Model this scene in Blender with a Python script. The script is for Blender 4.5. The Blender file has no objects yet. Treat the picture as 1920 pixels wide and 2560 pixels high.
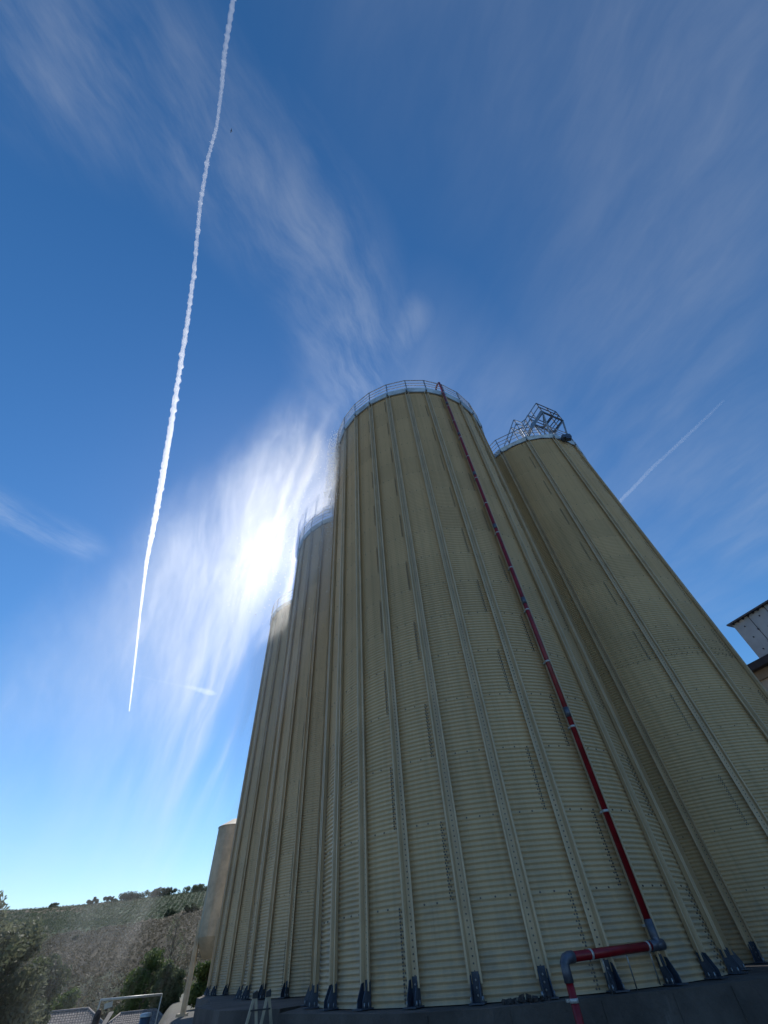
import bpy, math, random
import numpy as np

C = bpy.context.scene.collection
SC = bpy.context.scene
rad = math.radians
EYE = 1.5                                            # camera height above the yard

# ------------------------------------------------------------------ helpers
def link(o, parent=None):
    C.objects.link(o)
    if parent is not None:
        o.parent = parent
    return o

def tag(o, label=None, cat=None, group=None, kind=None):
    if label: o['label'] = label
    if cat: o['category'] = cat
    if group: o['group'] = group
    if kind: o['kind'] = kind
    return o

def empty(name, loc=(0, 0, 0), rz=0.0):
    o = bpy.data.objects.new(name, None)
    o.empty_display_size = 0.2
    o.location = loc
    o.rotation_euler = (0, 0, rz)
    return link(o)

class MB:
    """collects polygons and links them as one mesh object"""
    def __init__(s):
        s.v = []; s.f4 = []; s.f3 = []; s.m4 = []; s.m3 = []; s.s4 = []; s.s3 = []; s.n = 0; s.ng = []
    def add(s, v, f, m=0, smooth=False):
        v = np.asarray(v, float).reshape(-1, 3)
        f = np.asarray(f, int)
        if len(f):
            if f.shape[1] == 4:
                s.f4.append(f + s.n); s.m4.append(np.full(len(f), m)); s.s4.append(np.full(len(f), smooth))
            else:
                s.f3.append(f + s.n); s.m3.append(np.full(len(f), m)); s.s3.append(np.full(len(f), smooth))
        s.v.append(v); s.n += len(v)
        return s
    def poly(s, v, m=0):                              # one n-gon, fan triangulated
        k = len(v)
        return s.add(v, [(0, i, i + 1) for i in range(1, k - 1)], m)
    def prism(s, pts, ext, m=0):                      # closed planar outline pushed along ext
        p = np.asarray(pts, float)
        nrm = sum(np.cross(p[i] - p[0], p[(i + 1) % len(p)] - p[0]) for i in range(len(p)))
        if nrm @ np.asarray(ext, float) < 0: p = p[::-1]   # faces look outward
        q = p + np.asarray(ext, float); k = len(p)
        s.add(np.r_[p, q], [(i, (i + 1) % k, k + (i + 1) % k, k + i) for i in range(k)], m)
        s.ng.append((list(range(s.n - 2 * k, s.n - k))[::-1], m)); s.ng.append((list(range(s.n - k, s.n)), m))
        return s
    def box(s, c, d, m=0, rot=None):
        c = np.asarray(c, float); d = np.asarray(d, float) / 2
        p = np.array([(x, y, z) for z in (-1, 1) for y in (-1, 1) for x in (-1, 1)]) * d
        if rot is not None: p = p @ np.asarray(rot).T
        s.add(p + c, [(0, 2, 3, 1), (4, 5, 7, 6), (0, 1, 5, 4), (2, 6, 7, 3), (0, 4, 6, 2), (1, 3, 7, 5)], m)
        return s
    def bar(s, a, b, w, h=None, m=0, up=(0, 0, 1)):   # rectangular bar between two points
        a = np.asarray(a, float); b = np.asarray(b, float); h = w if h is None else h
        x = b - a; L = np.linalg.norm(x); x = x / L
        u = np.asarray(up, float)
        if abs(x @ u) > 0.98: u = np.array([1., 0, 0])
        y = np.cross(u, x); y /= np.linalg.norm(y); z = np.cross(x, y)
        return s.box((a + b) / 2, (L, w, h), m, np.array([x, y, z]).T)
    def tube(s, pts, r, seg=10, m=0, cap=True):
        P = np.asarray(pts, float); n = len(P)
        r = np.full(n, r) if np.isscalar(r) else np.asarray(r, float)
        T = np.gradient(P, axis=0); T /= np.linalg.norm(T, axis=1)[:, None]
        u = np.array([0, 0, 1.]) if abs(T[0][2]) < 0.9 else np.array([1., 0, 0])
        rings = []
        for i in range(n):
            y = u - (u @ T[i]) * T[i]; y /= np.linalg.norm(y); z = np.cross(T[i], y); u = y
            a = np.arange(seg) / seg * 2 * np.pi
            rings.append(P[i] + r[i] * (np.cos(a)[:, None] * y + np.sin(a)[:, None] * z))
        f = []
        for i in range(n - 1):
            for j in range(seg):
                k = (j + 1) % seg
                f.append((i * seg + j, i * seg + k, (i + 1) * seg + k, (i + 1) * seg + j))
        s.add(np.concatenate(rings), f, m, True)
        if cap:
            for ring, rev in ((0, True), (n - 1, False)):
                idx = [s.n - n * seg + ring * seg + j for j in range(seg)]
                s.ng.append((idx[::-1] if rev else idx, m))
        return s
    def lathe(s, prof, seg=32, m=0, c=(0, 0), smooth=True):
        pr = np.asarray(prof, float); a = np.arange(seg) / seg * 2 * np.pi
        v = np.array([(c[0] + r * np.cos(t), c[1] + r * np.sin(t), z) for r, z in pr for t in a])
        f = [(i * seg + j, i * seg + (j + 1) % seg, (i + 1) * seg + (j + 1) % seg, (i + 1) * seg + j)
             for i in range(len(pr) - 1) for j in range(seg)]
        return s.add(v, f, m, smooth)
    def mesh(s, name, mats):
        V = np.concatenate(s.v)
        F4 = np.concatenate(s.f4) if s.f4 else np.zeros((0, 4), int)
        F3 = np.concatenate(s.f3) if s.f3 else np.zeros((0, 3), int)
        ng = s.ng
        loops = np.concatenate([F4.ravel(), F3.ravel()] + [np.array(x[0]) for x in ng]).astype(np.int32)
        cnt = np.concatenate([np.full(len(F4), 4), np.full(len(F3), 3), np.array([len(x[0]) for x in ng], int)]).astype(np.int32)
        mi = np.concatenate(s.m4 + s.m3 + [np.array([x[1] for x in ng], int)]).astype(np.int32)
        sm = np.concatenate(s.s4 + s.s3 + [np.zeros(len(ng), bool)]).astype(bool)
        me = bpy.data.meshes.new(name)
        me.vertices.add(len(V)); me.vertices.foreach_set('co', V.astype(np.float32).ravel())
        me.loops.add(len(loops)); me.loops.foreach_set('vertex_index', loops)
        me.polygons.add(len(cnt))
        st = np.zeros(len(cnt), np.int32); st[1:] = np.cumsum(cnt)[:-1]
        me.polygons.foreach_set('loop_start', st)
        me.polygons.foreach_set('loop_total', cnt)
        me.polygons.foreach_set('material_index', mi)
        me.polygons.foreach_set('use_smooth', sm)
        for m in (mats if isinstance(mats, (list, tuple)) else [mats]): me.materials.append(m)
        me.update(calc_edges=True)
        return me
    def build(s, name, mats, parent=None, loc=(0, 0, 0), rz=0.0):
        o = bpy.data.objects.new(name, s.mesh(name, mats))
        o.location = loc; o.rotation_euler = (0, 0, rz)
        return link(o, parent)

# camera solved from the verticals, the roof edges and the base ring of the front silo
W = np.array([[0.995911778, 0.0903312233, 0.0],
              [0.0675404817, -0.744641318, -0.664038847],
              [-0.0599834414, 0.661324109, -0.747698074]])
def at(az, el, d):
    """the point that lies az/el degrees from the camera at horizontal distance d"""
    return np.array([d * math.sin(rad(az)), d * math.cos(rad(az)), EYE + d * math.tan(rad(el))])
def sstep(a, b, x):
    t = np.clip((np.asarray(x, float) - a) / (b - a), 0, 1)
    return t * t * (3 - 2 * t)

# ------------------------------------------------------------------ node helpers
class NT:
    def __init__(s, tree): s.t = tree; s.n = tree.nodes; s.l = tree.links
    def new(s, typ, **kw):
        nd = s.n.new(typ)
        for k, v in kw.items(): setattr(nd, k, v)
        return nd
    def put(s, sock, v):
        if isinstance(v, bpy.types.NodeSocket): s.l.new(v, sock)
        else: sock.default_value = v
    def m(s, op, a, b=None, c=None, clamp=False):
        nd = s.new('ShaderNodeMath', operation=op); nd.use_clamp = clamp
        s.put(nd.inputs[0], a)
        if b is not None: s.put(nd.inputs[1], b)
        if c is not None: s.put(nd.inputs[2], c)
        return nd.outputs[0]
    def step(s, x, a, b, lo=0.0, hi=1.0):
        nd = s.new('ShaderNodeMapRange', interpolation_type='SMOOTHSTEP')
        s.put(nd.inputs[0], x)
        for i, v in zip((1, 2, 3, 4), (a, b, lo, hi)): s.put(nd.inputs[i], v)
        return nd.outputs[0]
    def noise(s, vec, scale, detail=4.0, rough=0.55, dist=0.0, dim='3D'):
        nd = s.new('ShaderNodeTexNoise', noise_dimensions=dim)
        s.put(nd.inputs['Vector'], vec)
        nd.inputs['Scale'].default_value = scale; nd.inputs['Detail'].default_value = detail
        nd.inputs['Roughness'].default_value = rough; nd.inputs['Distortion'].default_value = dist
        return nd.outputs[0]
    def xyz(s, v):
        nd = s.new('ShaderNodeSeparateXYZ'); s.l.new(v, nd.inputs[0]); return nd.outputs
    def vec(s, x, y, z):
        nd = s.new('ShaderNodeCombineXYZ')
        for i, v in enumerate((x, y, z)): s.put(nd.inputs[i], v)
        return nd.outputs[0]
    def mix(s, fac, a, b):
        nd = s.new('ShaderNodeMix', data_type='RGBA')
        s.put(nd.inputs[0], fac)
        s.put(nd.inputs[6], a if isinstance(a, bpy.types.NodeSocket) else (*a, 1)); s.put(nd.inputs[7], b if isinstance(b, bpy.types.NodeSocket) else (*b, 1))
        return nd.outputs[2]
    def coord(s, which='Object'):
        return s.new('ShaderNodeTexCoord').outputs[which]
    def pos(s):
        return s.new('ShaderNodeNewGeometry').outputs['Position']

def material(name):
    m = bpy.data.materials.new(name); m.use_nodes = True
    return m, NT(m.node_tree), m.node_tree.nodes['Principled BSDF']

def plain(name, col, rough=0.6, metal=0.0, var=0.25, scale=3.0, bump=0.0, bscale=30.0, spec=0.5):
    m, n, b = material(name)
    co = n.coord()
    f = n.noise(co, scale, 5, 0.6)
    f = n.step(f, 0.3, 0.7)
    lo = [c * (1 - var) for c in col]; hi = [min(1, c * (1 + var)) for c in col]
    n.put(b.inputs['Base Color'], n.mix(f, lo, hi))
    b.inputs['Roughness'].default_value = rough; b.inputs['Metallic'].default_value = metal
    b.inputs['Specular IOR Level'].default_value = spec
    if bump:
        bp = n.new('ShaderNodeBump'); bp.inputs['Strength'].default_value = bump; bp.inputs['Distance'].default_value = 0.02
        n.put(bp.inputs['Height'], n.noise(co, bscale, 5, 0.6)); n.put(b.inputs['Normal'], bp.outputs[0])
    return m

CREAM = (0.70, 0.515, 0.30)
def silo_paint(name, wet=0.0, tint=(1, 1, 1), sheets=9, base=0.0):
    """cream coated steel: every rolled sheet a touch different, faint vertical run marks, dust low down"""
    m, n, b = material(name)
    co = n.coord(); x, y, z = n.xyz(co)
    ang = n.m('ARCTAN2', y, x)
    ring = n.m('FLOOR', n.m('DIVIDE', n.m('SUBTRACT', z, base), 1.158))
    sh = n.m('FLOOR', n.m('ADD', n.m('MULTIPLY', ang, sheets / (2 * math.pi)), n.m('MULTIPLY', n.m('MODULO', ring, 2.0), 0.34)))
    wn = n.new('ShaderNodeTexWhiteNoise', noise_dimensions='2D'); n.put(wn.inputs[0], n.vec(ring, sh, 0.0))
    k = n.m('ADD', n.m('MULTIPLY', wn.outputs[0], 0.10), 0.95)
    runs = n.noise(n.vec(n.m('MULTIPLY', ang, 26.0), n.m('MULTIPLY', z, 0.10), 0.0), 1.0, 5, 0.65)
    k = n.m('MULTIPLY', k, n.step(runs, 0.25, 0.75, 0.84, 1.07))
    blot = n.noise(co, 0.35, 5, 0.6)
    drip = n.m('MULTIPLY', n.step(n.noise(n.vec(n.m('MULTIPLY', ang, 95.0), n.m('MULTIPLY', z, 0.55), 0.0), 1.0, 3, 0.6), 0.60, 0.78), n.m('SUBTRACT', 1.0, n.m('FRACT', n.m('DIVIDE', n.m('SUBTRACT', base + 50 * 1.158, z), 1.158))))
    k = n.m('MULTIPLY', k, n.step(blot, 0.3, 0.7, 0.93, 1.05))
    col = n.mix(n.step(runs, 0.52, 0.8), [c * t for c, t in zip(CREAM, tint)], [c * t for c, t in zip((0.58, 0.425, 0.25), tint)])
    vm = n.new('ShaderNodeVectorMath', operation='SCALE'); n.put(vm.inputs[0], col); n.put(vm.inputs['Scale'], k)
    dust = n.m('MULTIPLY', n.step(z, base + 2.2, base - 0.1), n.step(n.noise(co, 2.2, 5, 0.6), 0.35, 0.7, 0.15, 0.75))
    n.put(b.inputs['Base Color'], n.mix(dust, n.mix(n.m('MULTIPLY', drip, 0.38), vm.outputs[0], (0.25, 0.16, 0.085)), (0.30, 0.27, 0.22)))
    b.inputs['Roughness'].default_value = 0.42
    b.inputs['Specular IOR Level'].default_value = 0.42
    if wet:
        # water running down under the spray: a clear, rippled film on the upper left flank
        w = n.m('MULTIPLY', n.step(ang, rad(-140), rad(-150)), n.step(z, 12.0, 19.0))
        w = n.m('MULTIPLY', w, n.step(n.noise(n.vec(n.m('MULTIPLY', ang, 22.0), n.m('MULTIPLY', z, 0.35), 0.0), 1.0, 4, 0.6), 0.30, 0.62))
        bp = n.new('ShaderNodeBump'); bp.inputs['Distance'].default_value = 0.07
        n.put(bp.inputs['Strength'], n.m('MULTIPLY', w, wet)); n.put(bp.inputs['Height'], n.noise(co, 13.0, 6, 0.75))
        n.put(b.inputs['Normal'], bp.outputs[0])
        n.put(b.inputs['Roughness'], n.step(w, 0.0, 1.0, 0.42, 0.16))
    return m

M = {}
M['paint'] = silo_paint('cream_sheet', wet=0.9)
M['paint_back'] = silo_paint('cream_sheet_rear', tint=(0.97, 0.98, 1.0))  # slightly cooler tint for the two rear silos
M['paint_narrow'] = silo_paint('cream_sheet_narrow', tint=(1.0, 1.0, 0.98), sheets=7)
M['stiff'] = plain('cream_stiffener', (0.62, 0.465, 0.285), 0.45, 0, 0.10, 1.5)
M['bolt'] = plain('bolt_steel', (0.14, 0.135, 0.125), 0.45, 0.3, 0.3, 9.0)
M['galv'] = plain('galvanised_steel', (0.34, 0.37, 0.40), 0.42, 0.7, 0.22, 6.0)
M['galv_plate'] = plain('bright_galvanised_plate', (0.55, 0.56, 0.57), 0.38, 0.45, 0.25, 1.6)
M['foot'] = plain('blue_grey_galvanised_foot', (0.055, 0.075, 0.11), 0.5, 0.3, 0.30, 7.0, 0.1, 40)
M['dark_steel'] = plain('dark_steel', (0.10, 0.115, 0.13), 0.5, 0.5, 0.3, 5.0)
M['red'] = plain('red_gloss_paint', (0.24, 0.006, 0.012), 0.38, 0, 0.30, 4.0)
M['band'] = plain('pale_clamp_band', (0.50, 0.50, 0.49), 0.4, 0.3, 0.1, 9.0)
M['coupling'] = plain('grey_coupling', (0.11, 0.12, 0.15), 0.45, 0.4, 0.25, 8.0)
M['concrete'] = plain('stained_concrete', (0.10, 0.088, 0.08), 0.9, 0, 0.40, 1.1, 0.5, 14)
cm2, n, b = material('board_marked_concrete')          # shuttered concrete: lift marks, grout runs, splashes of dried slurry
co = n.coord(); x, y, z = n.xyz(co)
run_ = n.noise(n.vec(n.m('MULTIPLY', x, 3.2), n.m('MULTIPLY', y, 3.2), n.m('MULTIPLY', z, 0.45)), 1.0, 6, 0.68)
cl = n.mix(n.step(n.noise(co, 0.8, 6, 0.65), 0.3, 0.7), (0.060, 0.052, 0.048), (0.125, 0.110, 0.100))
cl = n.mix(n.m('MULTIPLY', n.step(run_, 0.60, 0.74), 0.7), cl, (0.24, 0.225, 0.21))
cl = n.mix(n.m('MULTIPLY', n.step(n.noise(co, 5.0, 6, 0.7), 0.60, 0.72), 0.5), cl, (0.03, 0.027, 0.026))
n.put(b.inputs['Base Color'], cl); b.inputs['Roughness'].default_value = 0.92
bp = n.new('ShaderNodeBump'); bp.inputs['Strength'].default_value = 0.7; bp.inputs['Distance'].default_value = 0.03
n.put(bp.inputs['Height'], n.noise(co, 11.0, 6, 0.65)); n.put(b.inputs['Normal'], bp.outputs[0]); M['concrete'] = cm2
M['tank'] = plain('cream_render', (0.55, 0.46, 0.32), 0.7, 0, 0.18, 1.3)
M['bark'] = plain('bark', (0.10, 0.08, 0.06), 0.9, 0, 0.3, 6.0, 0.5, 20)
M['tile'] = plain('weathered_roof_tile', (0.16, 0.14, 0.125), 0.85, 0, 0.45, 5.0)
M['ridge'] = plain('mortared_ridge_tile', (0.24, 0.21, 0.19), 0.85, 0, 0.3, 6.0)
M['ridge2'] = plain('brownish_cornice', (0.30, 0.25, 0.20), 0.85, 0, 0.15, 1.5)
M['plaster'] = plain('beige_plaster', (0.46, 0.42, 0.37), 0.85, 0, 0.12, 1.2)
M['white_panel'] = plain('white_cladding', (0.44, 0.48, 0.51), 0.5, 0.0, 0.14, 0.9)
M['gutter'] = plain('dark_gutter', (0.035, 0.035, 0.045), 0.5, 0.2, 0.2, 4.0)
M['pale_pipe'] = plain('pale_painted_pipe', (0.55, 0.55, 0.50), 0.5, 0.1, 0.12, 5.0)
M['tan'] = plain('tan_ladder_rail', (0.42, 0.37, 0.28), 0.5, 0.1, 0.12, 8.0)
M['black'] = plain('black_plastic', (0.025, 0.028, 0.035), 0.5, 0, 0.3, 8.0)
M['bluegrey'] = plain('blue_grey_metal', (0.09, 0.11, 0.15), 0.45, 0.3, 0.25, 7.0)
M['rust'] = plain('rusty_brown', (0.10, 0.065, 0.05), 0.8, 0.1, 0.45, 20.0)
M['sheet'] = plain('white_plastic_sheet', (0.72, 0.74, 0.76), 0.45, 0, 0.12, 12.0)
M['debris'] = plain('dark_debris', (0.05, 0.045, 0.045), 0.85, 0, 0.5, 25.0)
M['bird'] = plain('dark_plumage', (0.03, 0.03, 0.035), 0.7, 0, 0.3, 20.0)

# ------------------------------------------------------------------ bolts
def bolts(mb, P, N, r=0.015, h=0.016, m=1):
    """hexagonal bolt heads at P (n,3) facing N (n,3)"""
    P = np.asarray(P, float); N = np.asarray(N, float); n = len(P)
    if n == 0: return
    T = np.cross(N, (0, 0, 1.)); T /= np.linalg.norm(T, axis=1)[:, None]; B = np.cross(N, T)
    a = np.arange(6) / 6 * 2 * np.pi
    base = P[:, None] + r * (np.cos(a)[None, :, None] * T[:, None] + np.sin(a)[None, :, None] * B[:, None])
    top = P[:, None] + 0.72 * r * (np.cos(a)[None, :, None] * T[:, None] + np.sin(a)[None, :, None] * B[:, None]) + h * N[:, None]
    v = np.concatenate([base, top], axis=1).reshape(-1, 3)
    off = (np.arange(n) * 12)[:, None, None]
    q = np.array([(i, (i + 1) % 6, 6 + (i + 1) % 6, 6 + i) for i in range(6)] + [(6, 7, 8, 9), (6, 9, 10, 11)])
    mb.add(v, (q[None] + off).reshape(-1, 4), m)

# ------------------------------------------------------------------ silos
RING = 1.158; GROOVE = RING / 14
BASE = EYE - 0.496                                   # foot of the sheets, top of the concrete
def make_silo(name, label, centre, R, H, nst, phase, paint, per=5, col=5, seam=3, dense_rows=False):
    """H: top of the wall above the concrete. Local origin on the axis at z = foot of the sheets."""
    root = empty(name, (centre[0], centre[1], BASE))
    tag(root, label, 'silo', 'corrugated steel grain silos')
    # --- shell
    mb = MB()
    nr = int(round(H / GROOVE * per)); nc = nst * col
    z = np.linspace(0, H, nr + 1)
    ph = z / GROOVE * 2 * np.pi
    rr = R + 0.018 * np.cos(ph) + 0.004 * np.floor((z + 0.02) / RING + 1) % 2 * 0.0
    lap = 0.005 * sstep(0.0, 0.03, (z % RING)) - 0.005   # lap of one ring over the next
    rr = rr + lap
    th = np.arange(nc) / nc * 2 * np.pi
    v = np.empty((nr + 1, nc, 3))
    v[..., 0] = rr[:, None] * np.cos(th); v[..., 1] = rr[:, None] * np.sin(th); v[..., 2] = z[:, None]
    i, j = np.meshgrid(np.arange(nr), np.arange(nc), indexing='ij')
    k = (j + 1) % nc
    f = np.stack([i * nc + j, i * nc + k, (i + 1) * nc + k, (i + 1) * nc + j], -1).reshape(-1, 4)
    mb.add(v, f, 0, True)
    st = 2 * math.pi / nst
    P = []
    nring = int(H / RING)
    for q in range(nst):
        a0 = phase + q * st
        typ = q % seam
        for g in range(1, nring + 1):
            for fr in ((0.28, 0.53, 0.78) if typ == seam - 1 else (0.28, 0.52)):
                P.append((a0 + fr * st, g * RING + 0.012))
            if dense_rows and g == 6:
                for dz in (0.08, 0.25, 0.59):
                    for fr in np.linspace(0.12, 0.9, 8): P.append((a0 + fr * st, g * RING + dz))
        if typ < seam - 1:
            for g in range(nring + 1):
                if g % 2 == typ % 2:
                    for s in range(14):
                        zz = g * RING + (s + 0.5) * GROOVE
                        if zz < H - 0.05:
                            w = 0.045 / R
                            P += [(a0 + 0.78 * st - w / 2, zz), (a0 + 0.78 * st + w / 2, zz), (a0 + 0.78 * st, zz + GROOVE / 2)]
    P = np.array(P)
    rb = R + 0.018 * np.cos(P[:, 1] / GROOVE * 2 * np.pi) - 0.002
    N = np.stack([np.cos(P[:, 0]), np.sin(P[:, 0]), np.zeros(len(P))], -1)
    X = N * rb[:, None]; X[:, 2] = P[:, 1]
    bolts(mb, X, N, 0.017, 0.018)
    mb.build('shell', [paint, M['bolt']], root)
    # --- roof
    rf = MB()
    pr = [(R + 0.10, H - 0.03), (R + 0.10, H + 0.02), (0.55, H + R * 0.50), (0.5, H + R * 0.50 + 0.35), (0.001, H + R * 0.50 + 0.36)]
    rf.lathe(pr, nst * 2, 0, smooth=False)
    for q in range(nst):
        a = q * st + phase
        rf.bar((0.6 * math.cos(a), 0.6 * math.sin(a), H + R * 0.5), (R * math.cos(a), R * math.sin(a), H + 0.07), 0.05, 0.05)
    rf.build('roof', [M['galv']], root)
    # --- stiffeners, each with its galvanised foot
    g = MB()
    sec = [(-0.118, 0.105), (-0.088, 0.105), (-0.062, 0.018), (0.062, 0.018), (0.088, 0.105), (0.118, 0.105),
           (0.118, 0.113), (0.082, 0.113), (0.056, 0.026), (-0.056, 0.026), (-0.082, 0.113), (-0.118, 0.113)]
    z0 = 0.20
    pts = [(R + y, x, z0) for x, y in sec]
    k = len(pts)
    p = np.array(pts); qv = p + (0, 0, H - 0.02 - z0)
    nz = 19
    lv = np.linspace(0, 1, nz)
    vv = np.concatenate([p + (0, 0, (H - 0.02 - z0) * t) for t in lv])
    g.add(vv, [(a * k + b, a * k + (b + 1) % k, (a + 1) * k + (b + 1) % k, (a + 1) * k + b) for a in range(nz - 1) for b in range(k)], 0)
    zz = np.arange(z0 + 0.05, H - 0.1, GROOVE * 1.0)
    X = np.stack([np.full(len(zz), R + 0.025), np.full(len(zz), 0.0), zz], -1)
    bolts(g, X, np.tile((1., 0, 0), (len(zz), 1)), 0.0145, 0.016)
    for s in range(1, int(H / RING), 2):              # splice plates
        g.box((R + 0.029, 0, s * RING + 0.05), (0.006, 0.078, 0.30), 0)
    gm = g.mesh('stiffener', [M['stiff'], M['bolt']])
    ft = MB()
    for sx in (-1, 1):
        out = [(R + 0.03, 0.0), (R + 0.22, 0.0), (R + 0.22, 0.10), (R + 0.12, 0.29), (R + 0.03, 0.31)]
        ft.prism([(y, sx * 0.072 - 0.006, zz_) for y, zz_ in out], (0, 0.012, 0))
    ft.box((R + 0.034, 0, 0.165), (0.010, 0.142, 0.33))
    ft.box((R + 0.15, 0, 0.008), (0.30, 0.24, 0.016))
    bolts(ft, [(R + 0.040, 0.0, h) for h in (0.08, 0.16, 0.24)], [(1, 0, 0)] * 3, 0.016, 0.018, 1)
    for y in (0.10, 0.20):
        for sx in (-0.09, 0.09): ft.tube([(R + y, sx, 0.01), (R + y, sx, 0.075)], 0.012, 6, 1)
    fm = ft.mesh('foot', [M['foot'], M['galv']])
    for q in range(nst):
        o = bpy.data.objects.new('stiffener', gm); o.rotation_euler = (0, 0, phase + q * st); link(o, root)
        fo = bpy.data.objects.new('foot', fm); link(fo, o)
    # --- eaves walkway plate and guard rail (straight between the stiffeners)
    ra = R + 0.13
    A = [phase + q * st for q in range(nst)]
    def pt(a, r, zz): return (r * math.cos(a), r * math.sin(a), zz)
    sk = MB()
    for q in range(nst):
        a, b = A[q], A[q] + st
        e = 0.004
        sk.add([pt(a + e, ra, H + 0.0), pt(b - e, ra, H + 0.0), pt(b - e, ra + 0.10, H + 0.26), pt(a + e, ra + 0.10, H + 0.26),
                pt(a + e, ra - 0.006, H + 0.0), pt(b - e, ra - 0.006, H + 0.0), pt(b - e, ra + 0.092, H + 0.262), pt(a + e, ra + 0.092, H + 0.262),
                pt(a + e, R + 0.02, H - 0.004), pt(b - e, R + 0.02, H - 0.004),
                pt(a + e, R - 0.35, H + 0.27), pt(b - e, R - 0.35, H + 0.27)],
               [(0, 1, 2, 3), (5, 4, 7, 6), (8, 9, 1, 0), (3, 2, 11, 10)])
    sk.build('eaves_plate', [M['galv_plate']], root)
    rl = MB()
    rr_ = R + 0.20
    for q in range(nst):
        a, b = A[q], A[q] + st
        for h in (1.28, 0.92, 0.60):
            rl.bar(pt(a, rr_, H + h), pt(b, rr_, H + h), 0.042 if h > 1 else 0.03, 0.042 if h > 1 else 0.03)
    rail = rl.build('guard_rail', [M['galv']], root)
    po = MB()
    po.box((rr_ - 0.035, 0, H + 0.66), (0.05, 0.012, 1.26)); po.box((rr_ - 0.012, 0.025, H + 0.66), (0.008, 0.05, 1.26))
    po.box((rr_ - 0.05, 0, H + 0.10), (0.10, 0.09, 0.16))
    pm = po.mesh('post', [M['galv']])
    for q in range(nst):
        o = bpy.data.objects.new('post', pm); o.rotation_euler = (0, 0, A[q]); link(o, rail)
    return root

H1 = 20.713 + 0.496
S1, S2, S3, S4 = (1.981, 14.391), (-2.246, 23.128), (-6.575, 31.909), (9.96, 17.20)
R1, R4 = 4.522, 3.60
make_silo('grain_silo', 'cream corrugated silo in front of all others, red pipe running down its side', S1, R1, H1, 27, rad(-91.76), M['paint'], per=6, col=6)
make_silo('grain_silo', 'cream corrugated silo directly behind the front one, its rim beside the sun glare', S2, R1, H1, 27, rad(-131.1 + 0.4), M['paint_back'], per=5, col=4)
make_silo('grain_silo', 'farthest tall corrugated silo of the row, its railed rim washed out by the spray', S3, R1, H1, 27, rad(-125), M['paint_back'], per=5, col=4)
silo4 = make_silo('grain_silo', 'slimmer corrugated silo with a railed steel stair and raised deck on its roof', S4, R4, H1, 14, rad(-77.3), M['paint_narrow'], per=6, col=9, seam=2, dense_rows=True)

# stair and raised deck on the roof of the slim silo (local coordinates of silo4)
def loc4(az, el, d):
    p = at(az, el, d); return np.array([p[0] - S4[0], p[1] - S4[1], p[2] - BASE])
dk = MB()
L0 = loc4(39.6, 53.79, 17.0); L1 = loc4(41.63, 51.38, 18.55)
zdk = L0[2]; L1[2] = zdk
ed = (L1 - L0) / np.linalg.norm(L1 - L0); inn = np.array([-ed[1], ed[0], 0]); inn = inn if inn @ (-L0 * (1, 1, 0)) > 0 else -inn
c = [L0, L1, L1 + inn * 0.95, L0 + inn * 0.95]
for t in np.linspace(0.1, 0.9, 3): dk.bar(c[0] + (c[1] - c[0]) * t, c[3] + (c[2] - c[3]) * t, 0.045, 0.03)
for a, b in ((0, 1), (1, 2), (2, 3), (3, 0)): dk.bar(c[a] - (0, 0, 0.16), c[b] - (0, 0, 0.16), 0.09, 0.16)
for t in (0.5,): dk.bar(c[0] + (c[1] - c[0]) * t - (0, 0, 0.15), c[3] + (c[2] - c[3]) * t - (0, 0, 0.15), 0.05, 0.10)
dk.build('deck', [M['dark_steel']], silo4)
fr = MB()
feet = []
for p in c:
    r = np.hypot(p[0], p[1]); q = p * (min(r, 3.55) / r, min(r, 3.55) / r, 0); q[2] = H1 + 0.06 + (3.6 - min(r, 3.55)) * 0.5
    feet.append(q); fr.bar(p - (0, 0, 0.1), q, 0.085, 0.085)
for a, b in ((0, 1), (1, 2), (2, 3), (3, 0)):
    fr.bar(feet[a], c[b] - (0, 0, 0.2), 0.05, 0.05)
fr.build('deck_frame', [M['galv']], silo4)
dr = MB()
for h in (1.1, 0.55):
    for a, b in ((0, 1), (1, 2), (2, 3)): dr.bar(c[a] + (0, 0, h), c[b] + (0, 0, h), 0.05, 0.05)
for p in c + [(c[0] + c[1]) / 2, (c[1] + c[2]) / 2]: dr.bar(p, p + (0, 0, 1.1), 0.05, 0.05)
dr.build('deck_rail', [M['dark_steel']], silo4)
sr = MB()
hp = [loc4(30.5, 53.2, 15.75), loc4(33.75, 54.91, 16.2), loc4(34.83, 54.06, 16.3), loc4(35.85, 54.12, 16.4), c[0] + (0, 0, 1.1)]
hp2 = [p + np.array([-0.10, 0.55, 0.0]) for p in hp[:-1]] + [c[3] + (0, 0, 1.1)]
for hh in (hp, hp2):
    for dz in (0.0, -0.5):
        for a, b in zip(hh[:-1], hh[1:]): sr.bar(a + (0, 0, dz), b + (0, 0, dz), 0.05, 0.05)
    for p in hh[:-1]:
        k_ = min(1.0, 3.80 / np.hypot(p[0], p[1])); sr.bar(p, (p[0] * k_, p[1] * k_, H1 + 0.25), 0.05, 0.05)
    sr.bar((hh[-2] + hh[-1]) / 2, (hh[-2] + hh[-1]) / 2 - (0, 0, 1.15), 0.05, 0.05)
sr.build('stair_rail', [M['galv']], silo4)
sg = MB()
for hh in (hp, hp2):
    sg.bar(hh[3] - (0, 0, 1.15), hh[4] - (0, 0, 1.1), 0.05, 0.20)
for t in np.linspace(0.05, 0.95, 8):
    a = hp[3] + (hp[4] - hp[3]) * t - (0, 0, 1.1); b = hp2[3] + (hp2[4] - hp2[3]) * t - (0, 0, 1.1)
    sg.bar(a, b, 0.12, 0.03)
sg.build('stair', [M['galv']], silo4)
bk = MB()
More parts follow.
